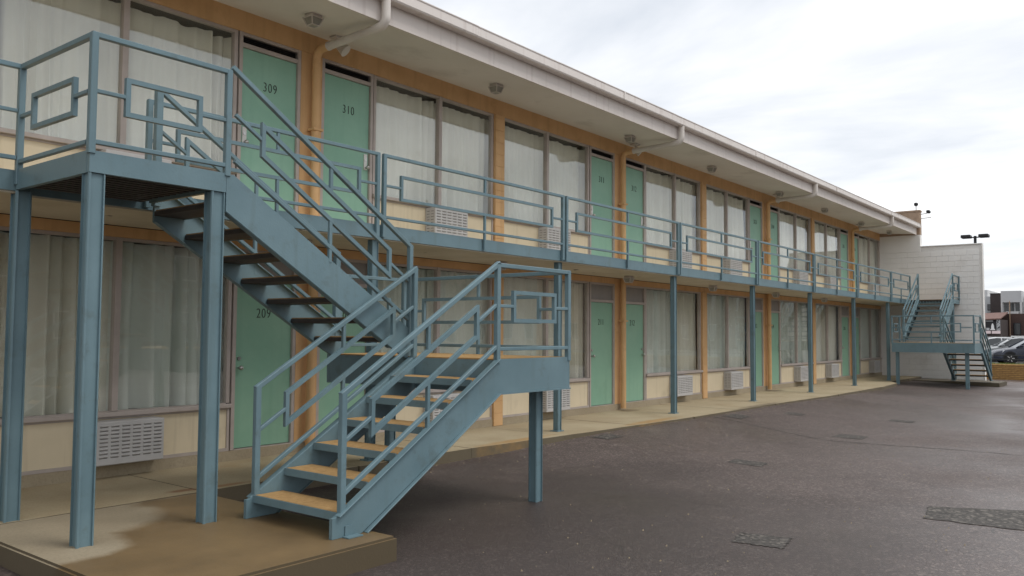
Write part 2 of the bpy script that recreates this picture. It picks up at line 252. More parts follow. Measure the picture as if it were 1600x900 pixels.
# ------------------------------------------------------------------ mesh helpers
ROOT = {}
class MB:
    def __init__(s): s.v = []; s.f = []; s.sm = False
    def add(s, vs, fs):
        k = len(s.v); s.v += [Vector(x) for x in vs]; s.f += [tuple(i+k for i in f) for f in fs]; return s
    def box(s, x0, x1, y0, y1, z0, z1):
        vs = [(x, y, z) for x in (x0, x1) for y in (y0, y1) for z in (z0, z1)]
        return s.add(vs, [(0,1,3,2),(4,6,7,5),(0,4,5,1),(2,3,7,6),(0,2,6,4),(1,5,7,3)])
    def bbox(s, x0, x1, y0, y1, z0, z1, b=.006):   # bevelled box
        c = Vector(((x0+x1)/2, (y0+y1)/2, (z0+z1)/2)); h = Vector((abs(x1-x0)/2, abs(y1-y0)/2, abs(z1-z0)/2))
        bm = bmesh.new(); bmesh.ops.create_cube(bm, size=2)
        for v in bm.verts: v.co = Vector((v.co.x*h.x, v.co.y*h.y, v.co.z*h.z)) + c
        bmesh.ops.bevel(bm, geom=bm.edges[:], offset=b, segments=1, affect='EDGES')
        bm.verts.index_update()
        s.add([v.co.copy() for v in bm.verts], [[v.index for v in f.verts] for f in bm.faces]); bm.free(); return s
    def prof(s, p0, p1, pts, upv=(0, 0, 1)):       # extrude 2D profile pts (a along side, b along up) from p0 to p1
        p0 = Vector(p0); p1 = Vector(p1); d = (p1-p0).normalized(); u = Vector(upv)
        if abs(d.dot(u)) > .98: u = Vector((0, 1, 0))
        a = d.cross(u).normalized(); b = a.cross(d).normalized(); k = len(pts)
        vs = [p0 + a*x + b*y for x, y in pts] + [p1 + a*x + b*y for x, y in pts]
        fs = [(i, (i+1) % k, (i+1) % k + k, i+k) for i in range(k)] + [tuple(range(k))[::-1], tuple(range(k, 2*k))]
        return s.add(vs, fs)
    def beam(s, p0, p1, w=.04, h=None, c=.004, upv=(0, 0, 1)):
        h = w if h is None else h; x, y = w/2, h/2
        return s.prof(p0, p1, [(-x+c,-y),(x-c,-y),(x,-y+c),(x,y-c),(x-c,y),(-x+c,y),(-x,y-c),(-x,-y+c)], upv)
    def rod(s, p0, p1, r, n=14, r1=None):
        s.sm = True
        p0 = Vector(p0); p1 = Vector(p1); r1 = r if r1 is None else r1; d = (p1-p0).normalized(); u = Vector((0, 0, 1))
        if abs(d.z) > .98: u = Vector((0, 1, 0))
        a = d.cross(u).normalized(); b = a.cross(d)
        vs = [p0+(a*math.cos(6.28319*i/n)+b*math.sin(6.28319*i/n))*r for i in range(n)] + [p1+(a*math.cos(6.28319*i/n)+b*math.sin(6.28319*i/n))*r1 for i in range(n)]
        return s.add(vs, [(i, (i+1) % n, (i+1) % n+n, i+n) for i in range(n)] + [tuple(range(n))[::-1], tuple(range(n, 2*n))])
    def pipe(s, pts, r, n=14):
        s.sm = True
        P = [Vector(p) for p in pts]; k0 = len(s.v); rings = []
        u = Vector((1, 0, 0))
        for i, p in enumerate(P):
            d = (P[min(i+1, len(P)-1)]-P[max(i-1, 0)]).normalized(); b = d.cross(u).normalized(); a = b.cross(d)
            rings.append([p+(a*math.cos(6.28319*j/n)+b*math.sin(6.28319*j/n))*r for j in range(n)])
        vs = [v for r_ in rings for v in r_]
        fs = [(i*n+j, i*n+(j+1) % n, (i+1)*n+(j+1) % n, (i+1)*n+j) for i in range(len(P)-1) for j in range(n)]
        fs += [tuple(range(n)), tuple(range((len(P)-1)*n, len(P)*n))[::-1]]
        return s.add(vs, fs)
    def poly(s, pts, z0, z1):                      # upright prism of a plan polygon
        k = len(pts)
        return s.add([(x, y, z0) for x, y in pts]+[(x, y, z1) for x, y in pts], [(i, (i+1) % k, (i+1) % k+k, i+k) for i in range(k)]+[tuple(range(k))[::-1], tuple(range(k, 2*k))])
    def ball(s, c, r, n=12, m=8, sc=(1, 1, 1)):
        s.sm = True
        vs = [(c[0], c[1], c[2]-r*sc[2])]
        for i in range(1, m):
            ph = -math.pi/2+math.pi*i/m
            for j in range(n): vs.append((c[0]+r*sc[0]*math.cos(ph)*math.cos(6.28319*j/n), c[1]+r*sc[1]*math.cos(ph)*math.sin(6.28319*j/n), c[2]+r*sc[2]*math.sin(ph)))
        vs.append((c[0], c[1], c[2]+r*sc[2])); e_ = len(vs)-1
        fs = [(0, 1+(j+1) % n, 1+j) for j in range(n)] + [(1+(i-1)*n+j, 1+(i-1)*n+(j+1) % n, 1+i*n+(j+1) % n, 1+i*n+j) for i in range(1, m-1) for j in range(n)] + [(e_, 1+(m-2)*n+j, 1+(m-2)*n+(j+1) % n) for j in range(n)]
        return s.add(vs, fs)
    def mesh(s, name, material, org=(0, 0, 0)):
        org = Vector(org); me = bpy.data.meshes.new(name)
        me.from_pydata([tuple(v-org) for v in s.v], [], s.f)
        bm = bmesh.new(); bm.from_mesh(me); bmesh.ops.recalc_face_normals(bm, faces=bm.faces)
        if s.sm:
            for f in bm.faces: f.smooth = True
            for e_ in bm.edges:
                if len(e_.link_faces) == 2 and e_.calc_face_angle(0) > .7: e_.smooth = False
        bm.to_mesh(me); bm.free(); me.materials.append(MATS[material]); return me
    def build(s, name, material, parent=None, label=None):
        r = parent
        while r is not None and r.parent is not None: r = r.parent
        org = ROOT.get(r.name, (0, 0, 0)) if r else (0, 0, 0)
        o = bpy.data.objects.new(name, s.mesh(name, material, org)); COL.objects.link(o)
        if parent: o.parent = parent
        else: ROOT[o.name] = (0, 0, 0)
        if label: o['label'] = label
        return o
def B(): return MB()
def tag(o, label=None, cat=None, group=None, kind=None):
    if label: o['label'] = label
    if cat: o['category'] = cat
    if group: o['group'] = group
    if kind: o['kind'] = kind
    return o
def thing(name, loc, label, cat, group=None):
    o = bpy.data.objects.new(name, None); o.empty_display_size = .2; o.location = loc; COL.objects.link(o); ROOT[o.name] = tuple(loc)
    return tag(o, label, cat, group)
def piece(name, me, loc, parent, rot=None):        # shared-mesh piece, loc in world
    r = parent
    while r.parent is not None: r = r.parent
    o = bpy.data.objects.new(name, me); COL.objects.link(o); o.parent = parent
    o.location = Vector(loc)-Vector(ROOT.get(r.name, (0, 0, 0)))
    if rot: o.rotation_euler = rot
    return o
def lerp(a, b, t): return a+(b-a)*t
def sstep(a, b, x):
    t = max(0, min(1, (x-a)/(b-a))); return t*t*(3-2*t)

ORD = ['first', 'second', 'third', 'fourth', 'fifth', 'sixth', 'seventh', 'eighth', 'ninth', 'tenth', 'eleventh', 'twelfth', 'thirteenth', 'fourteenth', 'fifteenth', 'sixteenth']
# ------------------------------------------------------------------ ground
EDGE = [(-12, -1.5), (-1.3, -1.5), (3.4, -1.46), (4.2, -1.44), (6.4, -1.59), (9.8, -1.79), (14, -1.83), (17.7, -2.0), (22.4, -2.0), (24.6, -1.85), (25.6, -1.42), (29.88, -1.42)]
def edge_y(x):
    for (a, ya), (b, yb) in zip(EDGE, EDGE[1:]):
        if a <= x <= b: return lerp(ya, yb, (x-a)/(b-a))
    return -1.5
def gz(x, y):
    e_ = lerp(-.15, -.035, sstep(3.5, 8.5, x)); e_ = lerp(e_, -.09, sstep(17, 25, x))
    h = lerp(e_, -.19, sstep(0, 2.6, -1.7-y))
    h += .012*math.sin(x*.55+.6*y)*math.sin(y*.7+1)*sstep(0, 2, -1.8-y)
    if x > 31 or y < -26: h = -.2
    return h
def axis(lo, hi, step, far): 
    a = []; x = lo
    while x <= hi+1e-6: a.append(x); x += step
    return [-f for f in far[::-1] if -f < lo] + a + [f for f in far if f > hi]
xs = axis(-8, 32, .4, [60, 120, 300, 900]); xs = [-900, -300, -60]+[x for x in xs if x > -10]
ys = [-900, -300, -80, -30]; y = -24
while y <= 2.01: ys.append(y); y += .4
ys += [12, 40, 120, 900]
g = B(); nx = len(xs)
for yy in ys:
    for xx in xs: g.v.append(Vector((xx, yy, gz(xx, yy) if -8.1 < xx < 31 and -25 < yy < 2.1 else -.2 if not (yy > -1.3 and xx < 33) else -.2)))
g.f = [(j*nx+i, j*nx+i+1, (j+1)*nx+i+1, (j+1)*nx+i) for j in range(len(ys)-1) for i in range(nx-1)]
g.sm = True
ground = g.build('asphalt_ground', 'asphalt'); tag(ground, 'damp brown-grey asphalt of the motel parking lot', kind='structure')

# sidewalk of separate slabs
sw = thing('sidewalk', (0, 0, 0), 'tan concrete walkway with joints running along the motel doors', None); sw['kind'] = 'structure'
xj = [-12, -8.6, -5.0, -3.1, -1.28]+[.72+1.94*i for i in range(15)]+[29.88]
for a, b in zip(xj, xj[1:]):
    a2, b2 = a+.006, b-.006; k = max(2, int((b2-a2)/.2))
    pts = [(lerp(a2, b2, i/k), edge_y(lerp(a2, b2, i/k))+random.uniform(-.012, .012)) for i in range(k+1)] + [(b2, -.035), (a2, -.035)]
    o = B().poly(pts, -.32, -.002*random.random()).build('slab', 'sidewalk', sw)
for x0, x1, nm, lb in ((-1.27, .68, 'stair_pad', 'rust-stained concrete pad with damp patches at the foot of the near staircase'), (28.25, 29.86, 'stair_pad', 'dark concrete pad at the foot of the staircase by the white wall')):
    far = x0 > 10
    k = B(); pts = [(x0, -1.435 if far else -1.512), (x0, -3.2) if far else (x0, -3.8), (x0, -4.15), (x1, -4.15), (x1, -1.435 if far else -1.512)]
    k.poly(pts, -.36, -.06 if far else .002)
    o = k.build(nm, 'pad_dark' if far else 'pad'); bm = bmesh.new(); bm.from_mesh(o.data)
    bmesh.ops.bevel(bm, geom=[e_ for e_ in bm.edges if max(v.co.z for v in e_.verts) > -.1 and abs(e_.verts[0].co.z-e_.verts[1].co.z) < .01], offset=.018, segments=2, affect='EDGES'); bm.to_mesh(o.data); bm.free()
    tag(o, lb, kind='structure')
# old square cut-outs in the asphalt, a seam and a light wash
def patch(quad, nm='asphalt_patch', mt='asphalt_patch', jit=.016, n=26, dz=.005):
    c = [Vector((x, y, 0)) for x, y in quad]; pts = []
    for a, b in zip(c, c[1:]+c[:1]):
        for i in range(n): p = a.lerp(b, i/n); pts.append((p.x+random.uniform(-jit, jit), p.y+random.uniform(-jit, jit)))
    cx = sum(p[0] for p in pts)/len(pts); cy = sum(p[1] for p in pts)/len(pts); k = B()
    rings = 4; m_ = len(pts)
    for r in range(1, rings+1):
        for (x, y) in pts:
            X, Y = lerp(cx, x, r/rings), lerp(cy, y, r/rings); k.v.append(Vector((X, Y, gz(X, Y)+dz)))
    k.v.append(Vector((cx, cy, gz(cx, cy)+dz))); z = len(k.v)-1
    k.f = [(z, i, (i+1) % m_) for i in range(m_)] + [(r*m_+i, (r+1)*m_+i, (r+1)*m_+(i+1) % m_, r*m_+(i+1) % m_) for r in range(rings-1) for i in range(m_)]
    o = k.build(nm, mt); tag(o, 'rectangular patches of coarse dark asphalt let into the lot', kind='structure'); return o
for q_ in ([(7.0, -1.75), (7.45, -1.78), (7.4, -2.1), (7.0, -2.07)], [(6.9, -4.0), (7.25, -3.96), (7.2, -4.45), (6.85, -4.5)], [(2.86, -5.83), (3.2, -5.76), (3.3, -6.17), (2.92, -6.24)], [(4.9, -6.85), (5.5, -6.75), (6.5, -8.6), (5.0, -8.7)], [(11.2, -1.98), (11.8, -1.98), (11.7, -2.35), (11.15, -2.38)], [(10.6, -4.2), (11.1, -4.2), (11.1, -4.66), (10.6, -4.7)], [(13.9, -4.25), (14.3, -4.25), (14.2, -4.7), (13.85, -4.72)], [(12.9, -2.55), (13.3, -2.52), (13.25, -2.85), (12.9, -2.9)]):
    patch(q_)
def seam(pts, w, nm='asphalt_seam'):
    k = B(); P = []
    for (a, b) in zip(pts, pts[1:]):
        for i in range(14): P.append((lerp(a[0], b[0], i/14), lerp(a[1], b[1], i/14)))
    P.append(pts[-1])
    for i, (x, y) in enumerate(P):
        d = Vector(P[min(i+1, len(P)-1)])-Vector(P[max(i-1, 0)]); d.normalize(); nn = Vector((-d.y, d.x)); ww = w*random.uniform(.4, 1.2); jx = random.uniform(-.02, .02)
        for s_ in (-1, 1): X, Y = x+nn.x*(ww*s_+jx), y+nn.y*(ww*s_+jx); k.v.append(Vector((X, Y, gz(X, Y)+.0045)))
    k.f = [(2*i, 2*i+1, 2*i+3, 2*i+2) for i in range(len(P)-1)]
    o = k.build(nm, 'asphalt_patch'); tag(o, 'thin dark seam between two pours of asphalt', kind='structure')
seam([(10.95, -1.95), (10.7, -2.6), (10.1, -4.4), (10.25, -6.2), (10.1, -7.4), (10.3, -12)], .016)
seam([(19.0, -2.2), (18.6, -4.5), (19.2, -8)], .012)
# loose gravel along the kerb and under the stair
k = B()
for i in range(700):
    if random.random() < .6: x = random.uniform(3, 24); y = edge_y(x)-abs(random.gauss(.05, .12))
    else: x = random.uniform(1.0, 12); y = random.uniform(-7.5, -1.9)
    r = random.uniform(.004, .013); a = random.uniform(0, 3); z = gz(x, y)+.002
    k.add([(x+r*math.cos(a+t_*1.57), y+r*math.sin(a+t_*1.57)*random.uniform(.6, 1.1), z-.004) for t_ in range(4)]+[(x, y, z+r*.8)], [(0,1,4),(1,2,4),(2,3,4),(3,0,4)])
o = k.build('gravel', 'sidewalk'); tag(o, 'loose grit scattered on the asphalt along the walkway edge', 'gravel', kind='stuff')

# ------------------------------------------------------------------ motel building
P0, MOD = 3.02, 7.7; PIERS = [P0+MOD*i for i in range(4)]; XE = 29.9; XL = -8.6
FL = [dict(z0=.0, db=.13, dt=2.12, sill=.63, top=2.50, bt=2.615, n=209), dict(z0=2.78, db=2.84, dt=4.95, sill=3.40, top=5.13, bt=5.40, n=309)]
motel = thing('motel_building', (11, 3, 0), 'long two storey motel with orange piers, green doors and curtained windows', 'building')
# shell: floors, rooms, end walls
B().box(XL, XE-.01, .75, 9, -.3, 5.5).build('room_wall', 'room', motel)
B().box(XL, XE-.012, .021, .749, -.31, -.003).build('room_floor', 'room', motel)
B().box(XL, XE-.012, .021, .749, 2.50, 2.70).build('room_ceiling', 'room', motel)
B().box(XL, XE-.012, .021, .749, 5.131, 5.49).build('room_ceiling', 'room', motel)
# continuous orange head beams (one per storey)
for f in FL:
    B().box(XL, XE-.003, -.03, .02, f['top'], f['bt']-.002 if f['z0'] < 1 else 5.395).build('head_beam', 'orange', motel)
# concrete base strip below the panels
B().box(XL, XE-.003, -.034, .03, -.3, .115).build('base_curb', 'curb', motel)
B().box(XL, XE-.003, -.028, .03, 2.70, 2.86).build('base_curb', 'soffit', motel)
# deck slab of the balcony, its painted underside and blue edge beams
B().box(-.93, XE-.004, -1.285, -.036, 2.62, 2.775).build('balcony_slab', 'deck_soffit', motel)
B().box(XL, -.93, -1.425, -.036, 2.62, 2.775).build('balcony_slab', 'deck_soffit', motel)
xb = [-.93]+[3.05+3.85*i for i in range(7)]+[XE-.004]
for a, b in zip(xb, xb[1:]): B().box(a+.004, b-.004, -1.312, -1.2852, 2.635, 2.80).build('edge_beam', 'blue_paint', motel)
B().box(XL, -.934, -1.452, -1.4252, 2.635, 2.80).build('edge_beam', 'blue_paint', motel)
# roof: soffit, fascia boards, shingles
B().add([(XL, .02, 5.385), (XE-.004, .02, 5.385), (XE-.004, -1.305, 5.285), (XL, -1.305, 5.285), (XL, .02, 5.43), (XE-.004, .02, 5.43), (XE-.004, -1.305, 5.33), (XL, -1.305, 5.33)], [(0,1,2,3),(4,7,6,5),(0,4,5,1),(1,5,6,2),(2,6,7,3),(3,7,4,0)]).build('soffit', 'soffit', motel)
xf = [XL]+[-4.0+3.05*i for i in range(11)]+[XE-.004]
for a, b in zip(xf, xf[1:]): B().box(a+.0025, b-.0025, -1.335, -1.3055, 5.262+random.uniform(-.002, .002), 5.60).build('fascia_board', 'fascia', motel)
B().add([(XL, -1.33, 5.612), (XE-.004, -1.33, 5.612), (XE-.004, 9, 5.95), (XL, 9, 5.95), (XL, -1.33, 5.602), (XE-.004, -1.33, 5.602), (XE-.004, 9, 5.56), (XL, 9, 5.56)], [(0,1,2,3),(4,7,6,5),(0,4,5,1),(1,5,6,2),(2,6,7,3),(3,7,4,0)]).build('roof', 'shingle', motel)
# gutter in sections
gut = thing('rain_gutter', (11, -1.4, 5.5), 'off-white box gutter in jointed lengths along the roof edge', 'gutter')
xg = [XL]+[.8+1.92*i-3.84 for i in range(17)]+[XE+.02]
for a, b in zip(xg, xg[1:]):
    dz = random.uniform(-.003, .003)
    B().prof((a+.0015, -1.338, 5.505+dz), (b-.0015, -1.338, 5.505+dz), [(0, 0), (.125, .0), (.14, .02), (.14, .125), (.150, .14), (.150, .15), (.133, .15), (.128, .025), (.004, .012), (.004, .147), (0, .147)]).build('gutter_section', 'gutter', gut)
for a in xg[1:-1:3]: B().box(a-.022, a+.022, -1.494, -1.478, 5.515, 5.653).build('joint_cover', 'gutter', gut)

# block pieces
def brick_mesh(nm, w, d, h, material, b=.006):
    k = B(); k.bbox(-w/2, w/2, -d/2, d/2, 0, h, b); return k.mesh(nm, material)
blk_pier = brick_mesh('block', .232, .07, .1985, 'orange', .004)
def doors_and_windows(P, side, fi, n, kmod):
    """one room: door beside the pier at P, window pair beyond it; side -1 or +1"""
    f = FL[fi]; S = lambda a, b: (min(P+side*a, P+side*b), max(P+side*a, P+side*b))
    # door frame
    a, b = S(.17, 1.07); fr = B(); top = f['top']
    for (u, v) in ((a, a+.045), (b-.045, b)): fr.box(u, v, -.022, .06, f['db']-.012 if fi == 0 else 2.862, top-.0015)
    fr.box(a+.045, b-.045, -.018, .058, f['dt'], f['dt']+.05); fr.box(a+.045, b-.045, -.018, .058, top-.04, top-.0015)
    door = B().bbox(a+.048, b-.048, .012, .052, f['db'], f['dt']-.004, .003).build('door', 'door_green' if fi else 'door_green_low', motel, 'pale green flush door numbered %d' % n)
    fr.build('door_frame', 'frame', door)
    B().box(a+.045, b-.045, -.03, .062, f['db']-.03, f['db']-.006).build('threshold', 'frame', door)
    if fi == 0: B().box(a+.046, b-.046, .02, .05, f['dt']+.051, top-.041).build('transom_panel', 'transom', door)
    else:
        k = B(); k.box(a+.046, b-.046, .045, .055, f['dt']+.051, top-.041); h = top-.041-f['dt']-.051
        for i in range(4): z = f['dt']+.055+h*i/4; k.add([(a+.047, .0, z), (b-.047, .0, z), (b-.047, .03, z+h/4*.8), (a+.047, .03, z+h/4*.8)], [(0,1,2,3)])
        k.build('transom_louver', 'dark_louver', door)
    # knob on the window side, deadbolt above
    kx = (a+.105 if side < 0 else b-.105); kz = f['db']+.95
    k = B(); k.rod((kx, .012, kz), (kx, -.03, kz), .012); k.ball((kx, -.048, kz), .028); k.build('door_knob', 'steel', door)
    k = B(); k.rod((kx, .012, kz+.11), (kx, -.008, kz+.11), .022); k.build('deadbolt', 'steel', door)
    if fi == 1: B().bbox(kx-.03, kx+.03, -.002, .012, kz-.03, kz+.19, .004).build('lock_plate', 'lock_white', door)
    # number
    cu = bpy.data.curves.new('number', 'FONT'); cu.body = str(n); cu.size = .158; cu.align_x = 'CENTER'; cu.align_y = 'CENTER'; cu.extrude = .003; cu.space_character = 1.15; cu.offset = -.0028
    to = bpy.data.objects.new('tmp_number', cu); COL.objects.link(to); bpy.context.view_layer.update()
    me = bpy.data.meshes.new_from_object(to.evaluated_get(bpy.context.evaluated_depsgraph_get())); bpy.data.objects.remove(to)
    me.materials.clear(); me.materials.append(MATS['number_ink'])
    no = bpy.data.objects.new('door_number', me); COL.objects.link(no); no.parent = door
    cx = (a+b)/2+((-.01, -.05), (.01, .03))[fi][side > 0]; cz = f['db']+1.60 if fi == 0 else 4.53
    no.location = Vector((cx, .009, cz))-Vector(ROOT[motel.name]); no.rotation_euler = (math.radians(90), 0, 0); no.scale = (.80, 1.06, 1)
    # window pair
    c, d = S(1.09, 3.725); mid = P+side*2.45; w = B(); s0 = f['sill']
    for (u, v) in ((c, c+.045), (d-.045, d), (mid-.032, mid+.032)): w.box(u, v, -.012 if u != mid-.032 else -.02, .06, s0+.045, top-.0015)
    w.box(c+.045, d-.045, -.010, .058, s0, s0+.045); w.box(c+.045, d-.045, -.010, .058, top-.035, top-.0015)
    win = w.build('window', 'frame', motel)
    B().bbox(c-.01, d+.01, -.06, -.013, s0-.012, s0+.035, .005).build('sill', 'frame', win)
    los = sorted((c+.045, mid-.032, mid+.032, d-.045))
    for i in (0, 1): B().box(los[2*i]+.001, los[2*i+1]-.001, .020, .026, s0+.046, top-.036).build('pane', 'window_glass', win)
    # panel below the window: boards with thin trim
    z0 = .116 if fi == 0 else 2.861
    B().box(c+.002, d-.002, -.005, .04, z0, s0-.013).build('wall_panel', 'cream', motel)
    t_ = B()
    for (u, v) in ((c, c+.03), (d-.03, d)): t_.box(u, v, -.02, -.006, z0+.035, s0-.034)
    t_.box(c, d, -.022, -.006, z0, z0+.035); t_.box(c, d, -.018, -.006, s0-.034, s0-.014)
    t_.build('panel_trim', 'frame', motel)
    # curtains: pleated sheets hanging behind each pane
    for i in (0, 1):
        u, v = los[2*i], los[2*i+1]; near = abs((u+v)/2-P) < 2.3
        rng = random.Random(n*10+i); k = B(); nxx, nzz = 90, 7; gapl = rng.choice((0, 0, 0, .03)); gapr = rng.choice((0, 0, 0, .03)) if fi == 0 else rng.choice((0, 0, 0, .02))
        fq = [(rng.uniform(30, 44), rng.uniform(0, 6), .042), (rng.uniform(13, 20), rng.uniform(0, 6), .040), (rng.uniform(65, 90), rng.uniform(0, 6), .008)]; mph = rng.uniform(0, 6); mfr = rng.uniform(3, 6)
        u2_, v2_ = u-.12+gapl*2, v+.16-gapr*2
        for j in range(nzz+1):
            tz = j/nzz; z = lerp(s0+.03, top-.03, tz)
            for ii in range(nxx+1):
                tx = ii/nxx; x = lerp(u2_, v2_, tx)+.010*math.sin(tx*9+tz*2.2+fq[0][1])*(1-tz)
                am = (1.2-.45*tz)*(.65+.55*math.sin(tx*mfr+mph+tz*.5))+.15; tx_ = tx+.03*math.sin(tx*11+mph)
                y = .175+am*sum(A*math.sin(F*tx_*(v2_-u2_)+ph+.25*math.sin(tz*3+ph)) for F, ph, A in fq)
                zz = z - (.018+.022*abs(math.sin(tx*(v2_-u2_)*7+fq[0][1])) if j == nzz and fi == 1 else 0)
                k.v.append(Vector((x, y, zz)))
        k.f = [(j*(nxx+1)+ii, j*(nxx+1)+ii+1, (j+1)*(nxx+1)+ii+1, (j+1)*(nxx+1)+ii) for j in range(nzz) for ii in range(nxx)]; k.sm = True
        org = ((u+v)/2, .155, s0); ROOT['_c'] = org
        me = k.mesh('curtain', 'curtain_cool' if (fi == 0 and rng.random() < .45) else 'curtain', org)
        for p_ in me.polygons: p_.use_smooth = True
        o = bpy.data.objects.new('curtain', me); o.location = org; COL.objects.link(o)
        tag(o, 'pleated pale curtain in the %s window pane counted from the white block wall, %s floor' % (ORD[pane_index(n, near)], 'upper' if fi else 'ground'), 'curtain', 'curtains in the motel windows')
    # air conditioner through the panel
    ax0, ax1 = (P+2.15, P+2.88) if side > 0 else (P-2.72, P-2.0)
    if fi == 0: az0, az1 = (.145, .585)
    else: az0, az1 = (2.90, 3.372)
    make_ac((ax0+ax1)/2, az0, az1, ax1-ax0, n)
def pane_index(n, near):
    r = 316-(n+100 if n < 300 else n)          # room 0 is next to the white wall
    return 2*r+((1 if near else 0) if r % 2 == 0 else (0 if near else 1))
def make_ac(x, z0, z1, w, n):
    ac = thing('air_conditioner', (x, -.1, z0), 'grey louvred air conditioner under the %s windows, %s counted from the white block wall' % ('upper' if n > 300 else 'ground floor', ORD[316-(n+100 if n < 300 else n)]), 'air conditioner', 'air conditioners below the motel windows')
    yf = -.215
    B().bbox(x-w/2, x+w/2, yf, -.007, z0, z1, .008).build('housing', 'ac_metal', ac)
    k = B(); s_ = B(); rows = 9
    for r in range(rows):
        z = z0+.075+(z1-z0-.13)*r/(rows-1)
        for c in range(6):
            xc = x-w/2+.075+(w-.15)*c/5; hw = (w-.15)/5*.36
            k.box(xc-hw, xc+hw, yf-.0015, yf+.002, z-.003, z+.002)
            s_.add([(xc-hw, yf-.0005, z+.004), (xc+hw, yf-.0005, z+.004), (xc+hw, yf-.011, z+.013), (xc-hw, yf-.011, z+.013), (xc-hw, yf-.0005, z+.017), (xc+hw, yf-.0005, z+.017)], [(0,1,2,3),(3,2,5,4),(0,3,4),(1,5,2)])
        for c in range(2):
            yc = -.07-.085*c
            k.box(x-w/2-.0015, x-w/2+.002, yc-.028, yc+.028, z-.004, z+.003)
    k.build('slot', 'ac_slot', ac)['kind'] = 'stuff'; s_.build('louver', 'ac_metal', ac)['kind'] = 'stuff'
for pi, P in enumerate(PIERS):
    for fi, f in enumerate(FL):
        B().box(P-.168, P+.168, -.026, .05, .116 if fi == 0 else 2.861, f['top']-.002).build('pier', 'orange', motel)
        for side in (-1, 1):
            n = f['n']+2*pi+(0 if side < 0 else 1)
            if pi == 3 and side > 0:
                doors_and_windows(P, side, fi, n, pi)
            else: doors_and_windows(P, side, fi, n, pi)
# mid piers of stacked orange blocks
for pi in range(4):
    X = P0-3.85+MOD*pi
    for fi, f in enumerate(FL):
        z0 = .0 if fi == 0 else 2.862
        core = B().box(X-.105, X+.105, -.03, .05, z0, f['top']-.003).build('pier', 'orange', motel)
        nb = int((f['top']-.004-z0)/.2)
        for i in range(nb): piece('block', blk_pier, (X+random.uniform(-.001, .001), -.025+random.uniform(-.0015, .0015), z0+.002+i*.2), core)
        rest = f['top']-.004-(z0+nb*.2)
        if rest > .03: B().bbox(X-.116, X+.116, -.058, .008, z0+nb*.2+.002, f['top']-.004, .004).build('block', 'orange', core)
# rooms further along to the left, past the frame: plain panel wall
B().box(XL, P0-3.85-.13, -.012, .04, .116, 2.498).build('wall_panel', 'cream', motel)
B().box(XL, P0-3.85-.13, -.012, .04, 2.861, 5.128).build('wall_panel', 'cream', motel)
B().box(XE-.065, XE-.004, -.02, .05, .116, 2.497).build('pier', 'frame', motel)
B().box(XE-.065, XE-.004, -.02, .05, 2.861, 5.127).build('pier', 'frame', motel)

# ------------------------------------------------------------------ downspouts
for i, P in enumerate(PIERS):
    X = P+.0; lb = 'orange downspout with white arm under the eave, %s from the white block wall' % ORD[3-i]
    d = thing('downspout', (X, -.12, 0), lb, 'downspout', 'downspouts down the facade')
    r = .055
    def arc(c, r0, a0, a1, n=7):
        return [(X, c[0]+r0*math.cos(lerp(a0, a1, t/n)), c[1]+r0*math.sin(lerp(a0, a1, t/n))) for t in range(n+1)]
    # outlet out of the gutter bottom, elbow under the fascia, arm back to the wall
    B().pipe([(X, -1.415, 5.52), (X, -1.415, 5.33)]+arc((-1.315, 5.30), .10, math.pi, math.pi*1.5-.08)+[(X, -1.2, 5.19)], .056).build('outlet', 'white_pipe', d)
    B().pipe([(X, -1.25, 5.192), (X, -.35, 5.165)], .05).build('arm', 'white_pipe', d)
    B().rod((X, -.375, 5.166), (X, -.35, 5.165), .058).build('collar', 'white_pipe', d)
    B().pipe([(X, -.36, 5.165)]+arc((-.24, 5.045), .12, math.pi/2, 0)+[(X, -.12, 2.66)], r).build('riser', 'orange', d)
    B().rod((X, -.12, 2.64), (X, -.12, .03), r*1.02).build('lower_riser', 'orange', d)
    for z in (4.1, 1.75): B().box(X-.075, X+.075, -.185, -.055, z, z+.03).build('strap', 'orange', d)

for i, P in enumerate(PIERS):
    x, y, z = P+.22, -.27, 5.36; t_ = thing('flood_light', (x, y, z), 'small pale flood light on the soffit beside the downspout, %s from the white block wall' % ORD[3-i], 'light', 'flood lights beside the downspouts')
    B().bbox(x-.09, x+.09, y-.07, y+.07, z-.03, z+.003, .006).build('base', 'white_pipe', t_)
    B().rod((x, y, z-.03), (x+.02, y-.03, z-.10), .02).build('knuckle', 'white_pipe', t_)
    B().rod((x, y+.01, z-.085), (x+.06, y-.09, z-.185), .045, 14, .085).build('shade', 'white_pipe', t_)
